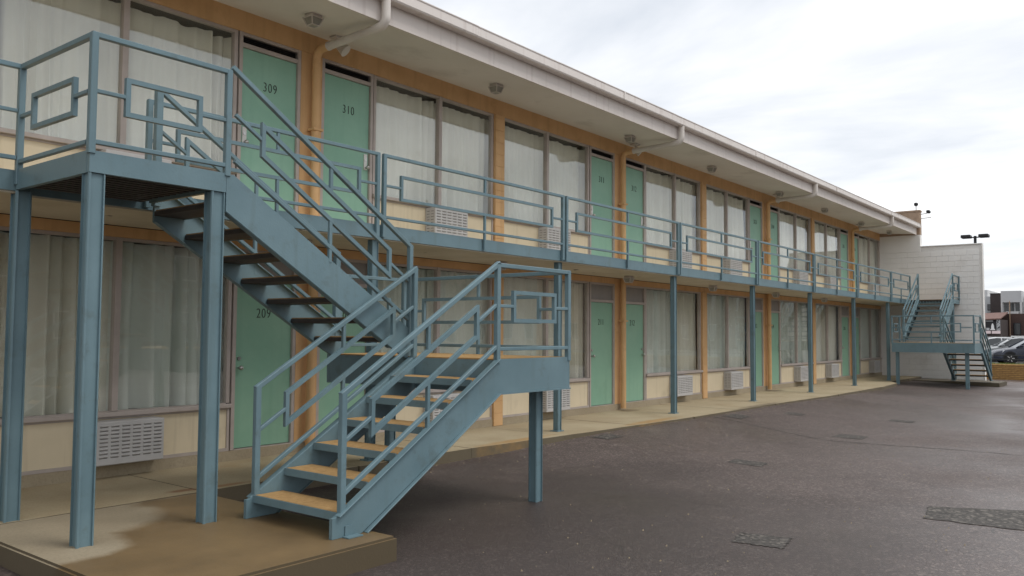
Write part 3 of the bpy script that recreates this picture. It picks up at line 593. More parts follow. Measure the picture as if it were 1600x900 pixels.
# ------------------------------------------------------------------ ceiling lights
def lantern(x, y, z, label, s=1.):
    t_ = thing('ceiling_light', (x, y, z), label, 'light', 'square lanterns under the eave and the balcony')
    B().bbox(x-.10*s, x+.10*s, y-.10*s, y+.10*s, z-.035, z, .006).build('base', 'white_pipe', t_)
    a, b, h = .115*s, .07*s, .125*s; zt = z-.036; zb = zt-h; k = B()
    for sx in (-1, 1):
        for sy in (-1, 1): k.beam((x+sx*a, y+sy*a, zt), (x+sx*b, y+sy*b, zb), .018*s, .018*s, .002)
    for (rr, zz) in ((a, zt-.007), (b, zb)):
        for sx in (-1, 1):
            k.beam((x+sx*rr, y-rr, zz), (x+sx*rr, y+rr, zz), .016*s, .014*s, .002); k.beam((x-rr, y+sx*rr, zz), (x+rr, y+sx*rr, zz), .015*s, .013*s, .002)
    k.build('cage', 'white_pipe', t_)
    g_ = B(); a2, b2 = a*.92, b*.92
    g_.add([(x-a2, y-a2, zt), (x+a2, y-a2, zt), (x+a2, y+a2, zt), (x-a2, y+a2, zt), (x-b2, y-b2, zb+.005), (x+b2, y-b2, zb+.005), (x+b2, y+b2, zb+.005), (x-b2, y+b2, zb+.005)], [(0,1,2,3),(4,7,6,5),(0,4,5,1),(1,5,6,2),(2,6,7,3),(3,7,4,0)])
    g_.build('diffuser', 'light_diffuser', t_)
for x, y, n in ((2.50, -.70, 309), (6.02, -.66, 310), (10.17, -.60, 311), (13.85, -.58, 312), (18.1, -.56, 313), (21.8, -.56, 314), (25.6, -.56, 315), (28.6, -.7, 316)):
    z = 5.385+(y-.02)/1.325*.1-.001
    lantern(x, y, z, 'square lantern light on the roof soffit, %s from the white block wall' % ORD[316-n], .76)
for x, n in ((2.55, 209), (6.3, 210), (10.2, 211), (13.95, 212), (17.8, 213), (21.7, 214)):
    lantern(x, -.55, 2.619, 'square lantern light under the balcony deck, %s from the staircase by the white wall' % ORD[214-n], .7)

# ------------------------------------------------------------------ railings
def ring(A, Bp, s0, s1, h0, h1, w=.036, th=.036):
    """parallelogram frame standing in the vertical plane of the line A->B (both 3D, sloped allowed)"""
    A = Vector(A); Bp = Vector(Bp); d = Bp-A; Ls = math.hypot(d.x, d.y); dirh = Vector((d.x/Ls, d.y/Ls, 0)); sl = d.z/Ls; nrm = Vector((-dirh.y, dirh.x, 0))
    wv = w*math.sqrt(1+sl*sl); P = lambda s, h: A+dirh*s+Vector((0, 0, sl*s+h))
    o = [P(s0, h0), P(s1, h0), P(s1, h1), P(s0, h1)]; i = [P(s0+w, h0+wv), P(s1-w, h0+wv), P(s1-w, h1-wv), P(s0+w, h1-wv)]
    vs = [v+nrm*t for t in (-th/2, th/2) for v in o+i]; fs = []
    for k in range(4):
        j = (k+1) % 4; fs += [(k, j, 4+j, 4+k), (8+k, 12+k, 12+j, 8+j), (k, 8+k, 8+j, j), (4+k, 4+j, 12+j, 12+k)]
    return B().add(vs, fs)
def rail_panel(par, A, Bp, top=.88, hi=.655, lo=.34, bot=.115, mid=True, inset=.27, postA=True, postB=True, pb=(0, 0), sub=False, pw=.05, chip=False):
    """A, B: base points at floor level (stair nosing line). posts reach pb below the base."""
    A = Vector(A); Bp = Vector(Bp); d = Bp-A; Ls = math.hypot(d.x, d.y); dh = Vector((d.x/Ls, d.y/Ls, 0)); sl = d.z/Ls
    P = lambda s, h: A+dh*s+Vector((0, 0, sl*s+h)); m_ = 'blue_paint'
    wv = math.sqrt(1+sl*sl)
    tr = B().beam(P(-.02, top-.02*wv), P(Ls+.02, top-.02*wv), .044, .04).build('top_rail', m_, par)
    host = tr if sub else par
    for use, s, pbz in ((postA, 0, pb[0]), (postB, Ls, pb[1])):
        if use: B().beam(P(s, pbz), P(s, top-.012*wv), pw, pw, .005, upv=dh).build('post', m_, host)
    B().beam(P(.02, bot), P(Ls-.02, bot), .038, .034).build('bottom_rail', m_, host)
    ring(A, Bp, inset, Ls-inset, lo, hi).build('decorative_frame', m_, host)
    hm = (hi+lo)/2
    B().beam(P(.02, hm), P(inset+.01, hm), .032, .03).build('stub_rail', m_, host)
    B().beam(P(Ls-inset-.01, hm), P(Ls-.02, hm), .032, .03).build('stub_rail', m_, host)
    if mid:
        B().beam(P(Ls/2, hi-.02), P(Ls/2, top-.03*wv), .033, .033, .004, upv=dh).build('spacer', m_, host)
        B().beam(P(Ls/2, pb[0] if sl == 0 and pb[0] < 0 else pb[0]*.5), P(Ls/2, lo+.02), .034, .034, .004, upv=dh).build('spacer', m_, host)
    return tr
YR = -1.338
spans = [(.16, 2.995, 309)]+[(3.10+3.85*i, 3.05+3.85*(i+1)-.05, 310+i) for i in range(6)]
for a, b, n in spans:
    r = thing('railing_panel', ((a+b)/2, YR, 2.78), 'long blue steel railing panel on the balcony edge, %s from the white block wall' % ORD[316-n], 'railing', 'balcony railing panels')
    rail_panel(r, (a, YR, 2.78), (b, YR, 2.78), pb=(-.13, -.13))
r = thing('railing_panel', (27.5, YR, 2.78), 'short blue railing panel ending the balcony at the far stair head', 'railing', 'balcony railing panels')
rail_panel(r, (26.20, YR, 2.78), (28.72, YR, 2.78), pb=(-.13, -.13))
r = thing('railing_panel', (-2.8, -1.478, 2.78), 'blue railing panel joining the upper landing of the near staircase, beyond door 309', 'railing', 'balcony railing panels')
rail_panel(r, (-4.8, -1.478, 2.78), (-1.0, -1.478, 2.78), pb=(-.13, -.13), postB=False)

# balcony columns
def column_mesh(nm, x, y, z0, z1, w, par, rot=0):
    c = w*.14; k = B()
    pts = [];  h = w/2
    for sx, sy in ((1, -1), (1, 1), (-1, 1), (-1, -1)):
        for q_ in ((0, 1, 2) if sx*sy < 0 else (2, 1, 0)):
            a = [(h, h-c), (h-c*.3, h-c*.3), (h-c, h)][q_]; pts.append((x+sx*a[0], y+sy*a[1]))
    return k.poly(pts, z0, z1).build(nm, 'blue_paint', par)
for i in range(7):
    X = 3.05+3.85*i; nxt = (209+i, 210+i)
    cc = thing('balcony_column', (X, -1.21, 0), 'slim blue steel column under the balcony edge, %s from the white block wall' % ORD[6-i], 'column', 'columns carrying the balcony')
    column_mesh('shaft', X, -1.215, -.02, 2.618, .10, cc)
    B().box(X-.085, X+.085, -1.28, -1.135, -.01, .012).build('base_plate', 'blue_paint', cc)

# ------------------------------------------------------------------ staircases
def staircase(fx, label, far):
    def X(p): return (fx(p[0]), p[1], p[2])
    root = thing('steel_staircase', (fx(1.0), -2.7, 0), label, 'staircase', 'switchback stairs to the balcony')
    def bb(nm, x0, x1, y0, y1, z0, z1, m_, par=None, b=0):
        a, c = fx(x0), fx(x1); k = B()
        (k.bbox(min(a, c), max(a, c), y0, y1, z0, z1, b) if b else k.box(min(a, c), max(a, c), y0, y1, z0, z1)); return k.build(nm, m_, par or root)
    XA, XC, YA, YI, YB = -.99, .09, -2.71, -1.58, -1.478
    # upper landing
    ul = bb('landing_deck', XA+.03, XC-.002, YA+.03, -1.315 if not far else -1.315, 2.735, 2.777, 'deck_steel')
    for i in range(13):
        y = YA+.075+i*.10
        if y < -1.36: bb('deck_rib', XA+.032, XC-.004, y, y+.055, 2.685, 2.7345, 'deck_steel', ul)
    bb('deck_surface', XA+.035, XC+.01, YA+.035, -1.32, 2.7772, 2.786, 'tread_tan', ul)
    bb('edge_beam', XA-.012, XC, YA-.014, YA+.028, 2.643, 2.80, 'blue_paint')
    if not far: bb('edge_beam', XA-.014, XA+.028, YA+.0285, YB+.01, 2.641, 2.802, 'blue_paint')
    bb('edge_beam', XC-.04, XC-.004, YA+.029, YI, 2.655, 2.776, 'blue_paint')
    # stringers of the upper flight
    def zu(x): return 2.754-.607*(x-.208)
    for y0, y1 in ((YA-.012, YA+.022), (YI-.02, YI+.014)):
        k = B(); prof = [(XC+.004, 2.795), (.155, 2.795), (2.30, zu(2.30)), (2.30, zu(2.30)-.31), (1.95, zu(1.95)-.33), (XC+.004, zu(XC)-.335)]
        k.add([(fx(x), y, z) for y in (y0, y1) for x, z in prof], [tuple(range(6)), tuple(range(6, 12))]+[(i, (i+1) % 6, (i+1) % 6+6, i+6) for i in range(6)])
        st = k.build('stringer', 'blue_paint', root)
        for ea, eb in (((.16, 2.7955), (2.30, zu(2.30)+.0005)), ((XC+.004, zu(XC)-.3355), (1.95, zu(1.95)-.3305))):   # channel flanges
            s_ = 1 if y0 < -2 else -1
            ym = (y0+y1)/2+s_*.022
            B().beam((fx(ea[0]), ym, ea[1]), (fx(eb[0]), ym, eb[1]), .062, .010, .002).build('flange', 'blue_paint', st)
    for i in range(1, 8):
        z = 2.78-.1875*i; x0 = XC+.30*(i-1)-.0; tdr = bb('tread', x0, x0+.285, YA+.024, YI-.022, z-.05, z-.008, 'deck_steel', None, .004); bb('nosing', x0+.286, x0+.296, YA+.024, YI-.022, z-.055, z+.003, 'blue_paint', tdr)
        bb('tread_surface', x0+.008, x0+.277, YA+.03, YI-.028, z-.0078, z+.002, 'tread_tan', tdr)
    # mid landing
    XF, XN, YE, YH, Z = 2.18, 3.32, -3.87, -2.80, 1.28
    ml = bb('landing_deck', XF+.03, XN-.03, YE+.03, YB-.03, Z-.06, Z-.012, 'deck_steel')
    bb('deck_surface', XF+.0, XN-.032, YE+.032, YB-.032, Z-.0118, Z-.001, 'tread_tan', ml)
    for i in range(5): bb('deck_joist', XF+.22+.19*i, XF+.26+.19*i, YE+.03, YB-.03, Z-.16, Z-.0605, 'deck_steel', ml)
    bb('edge_beam', XF, XN+.012, YE-.014, YE+.028, Z-.315, Z-.004, 'blue_paint')
    bb('edge_beam', XF, XN+.012, YB-.028, YB+.012, Z-.317, Z-.004, 'blue_paint')
    bb('edge_beam', XN-.03, XN+.010, YE+.0285, YB-.0285, Z-.316, Z-.005, 'blue_paint')
    bb('edge_beam', XF+.002, XF+.028, YE+.0285, YB-.0285, Z-.314, Z-.013, 'blue_paint')
    for (y0, y1) in ((YE-.026, YE+.012),): bb('beam_flange', XF+.02, XN+.02, y0, y1, Z-.328, Z-.316, 'blue_paint')
    # lower flight
    def zl(x): return 1.276-.605*(2.18-x)
    for y0, y1 in ((YE-.016, YE+.018), (YH-.018, YH+.016)):
        k = B(); zb = .004; xb_ = .55
        prof = [(.285, zb), (.285, zl(.285)+.025), (.31, zl(.31)+.01), (2.178, zl(2.178)), (2.178, zl(2.178)-.315), (xb_+.02, zl(.57)-.315 if zl(.57)-.315 > zb else zb)]
        k.add([(fx(x), y, z) for y in (y0, y1) for x, z in prof], [tuple(range(6)), tuple(range(6, 12))]+[(i, (i+1) % 6, (i+1) % 6+6, i+6) for i in range(6)])
        st = k.build('stringer', 'blue_paint', root)
        s_ = -1 if y0 < -3 else 1
        ym = (y0+y1)/2+s_*.02
        B().beam((fx(.33), ym, zl(.33)+.008), (fx(2.18), ym, zl(2.18)+.003), .062, .010, .002).build('flange', 'blue_paint', st)
        B().beam((fx(.60), ym, zl(.60)-.317), (fx(2.19), ym, zl(2.19)-.318), .062, .010, .002).build('flange', 'blue_paint', st)
        yb_ = y0-.002 if s_ < 0 else y1+.002
        a, c = fx(.40), fx(.47)
        k = B(); k.box(min(a, c), max(a, c), min(yb_, yb_+s_*.008), max(yb_, yb_+s_*.008), .005, .085); a2, c2 = fx(.38), fx(.52)
        k.box(min(a2, c2), max(a2, c2), min(yb_, yb_+s_*.07), max(yb_, yb_+s_*.07), .0035, .0125); k.build('base_bracket', 'blue_paint', st)
    for i in range(1, 7):
        z = .183*i; x0 = .355+.30*(i-1); tdr = bb('tread', x0, x0+.285, YE+.020, YH-.020, z-.05, z-.010, 'deck_steel', None, .004); bb('nosing', x0-.011, x0-.001, YE+.020, YH-.020, z-.056, z+.003, 'blue_paint', tdr)
        bb('tread_surface', x0+.010, x0+.276, YE+.026, YH-.026, z-.0098, z+.002, 'tread_tan', tdr)
    # railings (top_rail carries the other bars as sub-parts)
    short = dict(mid=False, inset=.235, hi=.60, lo=.31, bot=.085, sub=True)
    rail_panel(root, X((XC+.01, YA, 2.78)), X((XA, YA, 2.78)), pb=(-.0, -.0), **short)
    if not far: rail_panel(root, X((XA, YA+.03, 2.78)), X((XA, YB, 2.78)), postA=False, pb=(0, -.1), **short)
    slp = dict(inset=.27, hi=.65, lo=.355, bot=.12, top=.89, sub=True)
    rail_panel(root, X((XC+.06, YA-.0, zu(.15)+.02)), X((2.20, YA, zu(2.20)-.03)), postA=False, pb=(-.03, -.05), **slp)
    rail_panel(root, X((XC+.02, YI-.01, zu(.11)+.02)), X((2.20, YI, zu(2.20)-.03)), pb=(-.2, -.05), pw=.062, **slp)
    for y in (YE, YH): rail_panel(root, X((.38, y, zl(.38)+.005)), X((XF, y, Z)), postB=(y == YH), pb=(-.02, -.02), **slp)
    ml2 = dict(mid=False, inset=.225, hi=.635, lo=.335, bot=.09, sub=True)
    rail_panel(root, X((XF, YE, Z)), X((XN, YE, Z)), pb=(-.04, -.04), **ml2)
    rail_panel(root, X((XN, YE+.03, Z)), X((XN, YB, Z)), postA=False, pb=(-.04, -.04), mid=True, inset=.32, hi=.635, lo=.335, bot=.09, sub=True)
    rail_panel(root, X((XN, YB, Z)), X((XF+.15, YB, Z)), postA=False, pb=(-.04, -.04), **ml2)
    # support posts
    posts = [(3.10, -3.63, Z-.317, .11), (3.17, -1.60 if far else -1.43, Z-.318, .10), (XC-.062, YA+.05, 2.6425, .125)]
    if not far: posts += [(XA+.05, YA+.05, 2.6425, .125), (XA+.05, YB+.06, 2.64, .125)]
    for (x, y, zt, w) in posts:
        zb = gz(fx(x), y)-.02 if (not far and x > .7) or far else -.01
        if -1.5 < y < 0 and not far: zb = -.01
        if far and x < 1: zb = -.08
        column_mesh('support_post', fx(x), y, zb, zt, w, root)
staircase(lambda x: x, 'blue steel switchback staircase on a stained concrete pad before doors 209 and 210', False)
staircase(lambda x: 28.9-x, 'blue steel switchback staircase built against the white block wall', True)

# ------------------------------------------------------------------ white block wing wall at the far end
wing = thing('block_wall', (XE, -1.5, 0), 'tall white painted concrete block wall closing the end of the motel', 'wall')
B().box(XE+.03, XE+.26, -3.455, -1.43, -.25, 4.79).build('wall_core', 'mortar', wing)
B().box(XE+.03, XE+.26, -1.43, 9, -.25, 6.13).build('wall_core', 'mortar', wing)
bw, bh = .396, .1985
blk = brick_mesh('block', .05, bw-.002, bh-.006, 'white_block', .002)
blkh = brick_mesh('block', .05, bw/2-.002, bh-.006, 'white_block', .002)
def courses(y0, y1, z0, z1, cnt=[0]):
    row = 0; z = z0
    while z+bh <= z1+.01:
        y = y1; first = True
        if row % 2: piece('block', blkh, (XE+.02+random.uniform(-.0012, .0012), y-bw/4, z), wing); y -= bw/2
        while y-bw >= y0-.01: piece('block', blk, (XE+.02+random.uniform(-.0012, .0012), y-bw/2, z), wing); y -= bw
        if y-y0 > .1: piece('block', blkh, (XE+.02+random.uniform(-.0012, .0012), y-bw/4, z), wing)
        z += bh; row += 1
courses(-3.46, -.01, -.145, 4.80)
B().bbox(XE-.008, XE+.27, -3.475, -1.44, 4.795, 4.83, .006).build('coping', 'white_block', wing)
B().bbox(XE-.004, XE+.268, -1.447, .0, 4.62, 5.258, .004).build('upper_blocks', 'white_block', wing)
B().bbox(XE-.0035, XE+.265, -1.449, 9, 5.259, 6.12, .006).build('parapet', 'tan_brick', wing)
B().bbox(XE-.02, XE+.28, -1.47, 9.02, 6.1205, 6.19, .008).build('coping', 'tan_brick', wing)
B().bbox(XE-.002, XE+.262, -3.478, -3.4555, -.24, 4.795, .004).build('end_face', 'white_block', wing)
B().box(XE-.012, XE-.0005, -3.44, -.04, -.2, -.02).build('base_strip', 'mortar', wing)
# cameras on the parapet
for (y, z, kind, lb) in ((-1.31, 6.19, 0, 'small dark dome camera on a short mast on top of the parapet'), (-1.46, 6.03, 1, 'bullet camera on a side arm below the parapet coping')):
    s_ = thing('security_camera', (XE+.1, y, z), lb, 'camera')
    x = XE+.1
    if kind == 0:
        B().rod((x, y, z), (x, y, z+.16), .018).build('mast', 'grey_panel', s_); k = B(); k.ball((x, y, z+.22), .075, sc=(1, 1, .8)); k.build('dome', 'black', s_); B().rod((x, y, z+.25), (x, y, z+.29), .08, r1=.05).build('hood', 'black', s_)
    else:
        B().rod((x, y, z), (x, y-.22, z+.02), .016).build('arm', 'grey_panel', s_); B().bbox(x-.11, x+.11, y-.33, y-.21, z+.02, z+.13, .02).build('housing', 'black', s_); B().rod((x, y, z-.16), (x, y-.36, z-.14), .016).build('lower_arm', 'light_grey', s_)

# ------------------------------------------------------------------ beyond the lot
low = thing('brick_retaining_wall', (34, -8, -.2), 'low yellow-brown brick retaining wall edging the grass', 'wall')
B().box(34, 34.25, -30, 2, -.35, .34).build('wall_face', 'brick_mortar', low)
cb_ = brick_mesh('coping_brick', .29, .296, .06, 'brick_low', .006)
for i in range(14): piece('coping_brick', cb_, (34.12, -2.2-.30*i, .341), low)
B().box(33.98, 34.26, -30, -6.26, .341, .40).build('coping', 'brick_low', low); B().box(33.98, 34.26, -2.03, 2, .341, .40).build('coping', 'brick_low', low)
rows_ = B()
for z in range(9):
    for i in range(60): 
        y = -1.1-.205*i-(.1 if z % 2 else 0); rows_.bbox(33.982, 34.0005, y-.195, y, -.3+z*.071, -.3+z*.071+.055, .003)
rows_.build('brick_courses', 'brick_low', low)['kind'] = 'stuff'
gr = B(); gr.add([(34.25, -60, .36), (34.25, 30, .36), (38.6, 30, .30), (38.6, -60, .30), (34.25, -60, -.35), (34.25, 30, -.35), (38.6, 30, -.35), (38.6, -60, -.35)], [(0,1,2,3),(0,4,5,1),(1,5,6,2),(2,6,7,3),(3,7,4,0)])
o = gr.build('grass_verge', 'grass'); tag(o, 'strip of yellow-green grass above the brick retaining wall', kind='structure')
k = B(); rng = random.Random(3)
for i in range(5000):
    x, y = rng.uniform(34.3, 38.4), rng.uniform(-9, 1); z = lerp(.36, .30, (x-34.25)/4.35); h = rng.uniform(.03, .09); a = rng.uniform(0, 6.28); w = .008
    k.add([(x-w*math.cos(a), y-w*math.sin(a), z-.01), (x+w*math.cos(a), y+w*math.sin(a), z-.01), (x+rng.uniform(-.03, .03), y+rng.uniform(-.03, .03), z+h)], [(0, 1, 2)])
o = k.build('grass_blades', 'grass'); tag(o, 'short grass growing on the verge', 'grass', kind='stuff')
o = B().box(38.6, 70, -60, 30, -.35, -.09).build('upper_lot', 'far_asphalt'); tag(o, 'raised asphalt lot where the cars are parked', kind='structure')
# low pipe rail before the cars
pr_ = thing('pipe_rail', (38.5, -6, .3), 'low grey pipe rail between the grass and the parked cars', 'railing')
for z in (.48, .66): B().rod((38.5, -20, z), (38.5, 2, z), .018, 8).build('rail', 'black', pr_)
for i in range(9): B().rod((38.5, 1-2.4*i, .22), (38.5, 1-2.4*i, .70), .03, 8).build('post', 'black', pr_)

def car(x, y, rz, paint, label, suv=0):
    root = thing('parked_car', (0, 0, 0), label, 'car', 'cars parked beyond the grass'); ROOT[root.name] = (0, 0, 0)
    H = 1.46+.2*suv
    # stations along the car: (x, z_low, z_belt, half_low, half_belt)
    st = [(2.22, .34, .50, .55, .60), (2.18, .22, .62, .72, .74), (2.0, .20, .72, .83, .80), (1.5, .20, .83, .88, .84), (.9, .20, .93, .89, .86), (.2, .20, .97, .89, .87), (-.8, .20, .99, .89, .87), (-1.6, .20, 1.0, .88, .85), (-2.05, .22, .98, .84, .80), (-2.2, .32, .88, .72, .72), (-2.24, .42, .72, .62, .64)]
    k = B(); k.sm = True
    for (sx, zl_, zb_, hl, hb) in st:
        zm = lerp(zl_, zb_, .55); hm = max(hl, hb)+.02
        k.v += [Vector(p) for p in ((sx, -hl, zl_), (sx, -hm, zm), (sx, -hb, zb_-.03), (sx, -hb*.86, zb_+.012), (sx, 0, zb_+.04), (sx, hb*.86, zb_+.012), (sx, hb, zb_-.03), (sx, hm, zm), (sx, hl, zl_))]
    for i in range(len(st)-1): k.f += [(i*9+j, i*9+j+1, (i+1)*9+j+1, (i+1)*9+j) for j in range(8)]+[(i*9+8, i*9, (i+1)*9, (i+1)*9+8)]
    k.f += [tuple(range(9)), tuple(range((len(st)-1)*9, len(st)*9))]
    body = k.build('body', paint, root)
    # greenhouse: glass volume with painted roof and pillars
    gh = [(1.02, .93, .76, .94), (.28, H-.06, .62, .0), (-.15, H, .60, 0), (-1.0, H-.02, .60, 0), (-1.45, H-.10, .60, 0), (-2.0, 1.0, .72, 0)]
    lowz = [.93, .97, .985, .99, .995, .99]
    k = B(); k.sm = True
    for (sx, zt, ht, _), zl_ in zip(gh, lowz):
        hb = .80; k.v += [Vector(p) for p in ((sx, -hb, zl_-.02), (sx, -lerp(hb, ht, 1), max(zt, zl_)), (sx, ht, max(zt, zl_)), (sx, hb, zl_-.02))]
    for i in range(5): k.f += [(i*4+j, i*4+j+1, (i+1)*4+j+1, (i+1)*4+j) for j in range(3)]
    k.f += [(0, 1, 2, 3), (20, 21, 22, 23)]
    k.build('windows', 'car_glass', root)
    rf = B(); rf.sm = True
    for (sx, zt, ht, _) in gh[1:5]: rf.v += [Vector(p) for p in ((sx, -ht-.012, zt-.015), (sx, -ht*.8, zt+.03), (sx, 0, zt+.045), (sx, ht*.8, zt+.03), (sx, ht+.012, zt-.015))]
    for i in range(3): rf.f += [(i*5+j, i*5+j+1, (i+1)*5+j+1, (i+1)*5+j) for j in range(4)]+[(i*5+4, i*5, (i+1)*5, (i+1)*5+4)]
    rf.f += [(0, 1, 2, 3, 4), (15, 16, 17, 18, 19)]
    roof = rf.build('roof', paint, root)
    for s_ in (-1, 1):
        for (a, b) in (((1.04, .80*s_, .94), (.27, .63*s_, H-.06)), ((-.42, .805*s_, .98), (-.40, .615*s_, H-.015)), ((-2.0, .78*s_, 1.0), (-1.42, .61*s_, H-.1))): B().beam(a, b, .07, .05, .01).build('pillar', paint, roof)
        B().add([(2.10, .40*s_, .60), (1.72, .80*s_, .66), (1.62, .835*s_, .78), (2.02, .45*s_, .73), (2.14, .42*s_, .60), (1.76, .845*s_, .66), (1.64, .87*s_, .78), (2.05, .47*s_, .735)], [(0,1,2,3),(4,7,6,5),(0,4,5,1),(1,5,6,2),(2,6,7,3),(3,7,4,0)]).build('headlight', 'lamp_glass', root)
        B().bbox(.72, .92, min(.86*s_, 1.02*s_), max(.86*s_, 1.02*s_), .96, 1.08, .03).build('mirror', paint, root)
        B().bbox(-2.245, -2.0, min(.56*s_, .80*s_), max(.56*s_, .80*s_), .70, .86, .02).build('tail_light', 'roof_red', root)
        for xw in (1.36, -1.34):
            w = B(); w.rod((xw, s_*.70, .33), (xw, s_*.912, .33), .33, 20); wh = w.build('wheel', 'tyre', root)
            k = B(); k.rod((xw, s_*.90, .33), (xw, s_*.918, .33), .21, 20); rim = k.build('rim', 'black', wh)
            for q_ in range(5):
                a = q_*1.2566+.6; k = B(); k.beam((xw+.06*math.cos(a), s_*.925, .33+.06*math.sin(a)), (xw+.19*math.cos(a), s_*.922, .33+.19*math.sin(a)), .04, .02, .004, upv=(0, 1, 0)); k.build('spoke', 'ac_metal', wh)
            B().rod((xw, s_*.66, .36), (xw, s_*.905, .36), .375, 20).build('wheel_arch', 'black', root)
    B().bbox(2.15, 2.235, -.44, .44, .40, .56, .02).build('grille', 'black', root)
    B().bbox(2.16, 2.242, -.46, .46, .555, .575, .004).build('chrome_strip', 'steel', root)
    B().bbox(2.18, 2.25, -.19, .19, .34, .42, .006).build('number_plate', 'sign_white', root)
    for s_ in (-1, 1):
        B().bbox(-1.0, 1.1, min(.885*s_, .905*s_), max(.885*s_, .905*s_), .30, .33, .004).build('sill_trim', 'black', root)
    root.location = (x, y, -.085); root.rotation_euler = (0, 0, rz)
    return root
car(52.0, -2.45, math.radians(112), 'car_navy', 'dark navy car parked behind the low brick wall')
car(56.2, -1.0, math.radians(110), 'car_silver', 'silver car parked behind the dark navy car')
car(58.6, .55, math.radians(110), 'car_white', 'white car half hidden beside the white block wall')
car(53.5, -8.4, math.radians(95), 'car_silver', 'silver car parked further along past the navy car')

# buildings across the street (plane at X=85)
def bldg(nm, label, loc): return thing(nm, loc, label, 'building')
def bx_(par, nm, m_, x0, x1, y0, y1, z0, z1): return B().box(x0, x1, y0, y1, z0, z1).build(nm, m_, par)
b1 = bldg('brick_building', 'dark brown brick building with a pale box storey and wide windows', (88, -2, 0))
bx_(b1, 'wall', 'brown_brick', 85, 100, -9, 3.75, -.3, 3.55)
bx_(b1, 'upper_storey', 'grey_panel', 85.4, 100, 2.1, 3.75, 4.62, 5.68); bx_(b1, 'upper_storey', 'grey_panel', 86.5, 100, 2.1, 3.75, 3.55, 4.62)
bx_(b1, 'frame_post', 'light_grey', 85.4, 85.7, 3.62, 3.752, 3.551, 4.62); bx_(b1, 'frame_post', 'light_grey', 85.4, 85.7, 2.1, 2.23, 3.551, 4.62); bx_(b1, 'parapet_sill', 'light_grey', 85.35, 85.8, 2.35, 3.4, 3.551, 3.75)
w_ = bx_(b1, 'window', 'light_grey', 85.9, 86.05, 2.23, 3.62, 3.75, 4.60)
for i in range(3): bx_(b1, 'pane', 'far_glass', 85.88, 85.90, 2.28+.45*i, 2.66+.45*i, 3.8, 4.55).parent = w_
bx_(b1, 'upper_storey', 'light_grey', 87, 100, -9, 2.0, 3.551, 5.2)
for i in range(7):
    w2 = bx_(b1, 'window', 'dark_brown', 86.85, 87.01, 1.75-1.45*i-.9, 1.75-1.45*i, 3.9, 4.75); bx_(b1, 'pane', 'far_glass', 86.83, 86.85, 1.75-1.45*i-.83, 1.75-1.45*i-.07, 3.96, 4.69).parent = w2
d_ = bx_(b1, 'doorway', 'black', 84.9, 85.01, 2.15, 2.72, 1.6, 2.70); bx_(b1, 'pane', 'far_glass', 84.88, 84.9, 2.2, 2.66, 1.65, 2.65).parent = d_
for i in range(4):
    w2 = bx_(b1, 'window', 'dark_brown', 84.9, 85.01, .9-1.9*i-.9, .9-1.9*i, 1.3, 2.6); bx_(b1, 'pane', 'far_glass', 84.88, 84.9, .9-1.9*i-.82, .9-1.9*i-.08, 1.38, 2.5).parent = w2
bx_(b1, 'conduit', 'tan_brick', 84.86, 84.99, 2.95, 3.02, .9, 4.7)
b2 = bldg('apartment_block', 'dark brown slab block beside the pale box storey', (95, 5, 0)); bx_(b2, 'wall', 'dark_brown', 93, 104, 4.7, 5.75, -.3, 5.76); bx_(b2, 'roof_edge', 'black', 92.95, 104, 4.68, 5.77, 5.762, 5.82)
b3 = bldg('grey_building', 'pale grey office block rising behind the white block wall', (100, 8, 0)); bx_(b3, 'wall', 'light_grey', 98, 110, 6.75, 16, -.3, 6.42); bx_(b3, 'wall', 'grey_panel', 97, 110, 6.1, 6.74, -.3, 5.68)
for i in range(3):
    w2 = bx_(b3, 'window', 'dark_brown', 96.9, 97.01, 6.2, 6.62, 4.2-.9*i, 4.85-.9*i); bx_(b3, 'pane', 'far_glass', 96.88, 96.9, 6.24, 6.58, 4.25-.9*i, 4.8-.9*i).parent = w2
b4 = bldg('low_shop', 'low shop with a rusty sloping roof and poster boards', (82, 5, 0))
bx_(b4, 'wall', 'dark_brown', 80.6, 84.6, 3.12, 12, -.3, 2.95)
B().add([(80.3, 3.1, 2.95), (80.3, 12, 2.6), (84.8, 12, 3.2), (84.8, 3.1, 3.6), (80.3, 3.1, 3.05), (80.3, 12, 2.7), (84.8, 12, 3.3), (84.8, 3.1, 3.7)], [(0,1,2,3),(4,7,6,5),(0,4,5,1),(1,5,6,2),(2,6,7,3),(3,7,4,0)]).build('roof', 'roof_red', b4)
bx_(b4, 'canopy', 'light_grey', 79.6, 80.6, 2.0, 12, 1.34, 1.42)
bx_(b4, 'shop_window', 'black', 80.45, 80.595, 2.3, 12, .0, 1.33)
ps = thing('bell_poster', (80.5, 3.7, 1.6), 'dark poster board with a white bell above pale pink strips', 'sign')
bx_(ps, 'board', 'black', 80.42, 80.58, 3.42, 4.6, 1.98, 2.78); bx_(ps, 'board_trim', 'light_grey', 80.41, 80.59, 3.7, 4.6, 2.785, 2.84)
cx, cz = 3.73, 2.02; prof = [(-.19, 0), (-.19, .05), (-.12, .12), (-.10, .38), (-.06, .50), (-.03, .58), (.03, .58), (.06, .50), (.10, .38), (.12, .12), (.19, .05), (.19, 0)]
B().add([(80.40, cx+a, cz+b) for a, b in prof]+[(80.42, cx+a, cz+b) for a, b in prof], [tuple(range(12)), tuple(range(12, 24))]+[(i, (i+1) % 12, (i+1) % 12+12, i+12) for i in range(12)]).build('bell', 'sign_white', ps)
bx_(ps, 'picture', 'grey_panel', 80.39, 80.42, 3.98, 4.22, 2.0, 2.2); bx_(ps, 'strip_sign', 'sign_pink', 80.36, 80.44, 3.14, 3.80, 1.70, 1.95); bx_(ps, 'strip_sign', 'sign_pink', 80.36, 80.44, 3.88, 4.6, 1.70, 1.95)
k = B(); rng = random.Random(5)
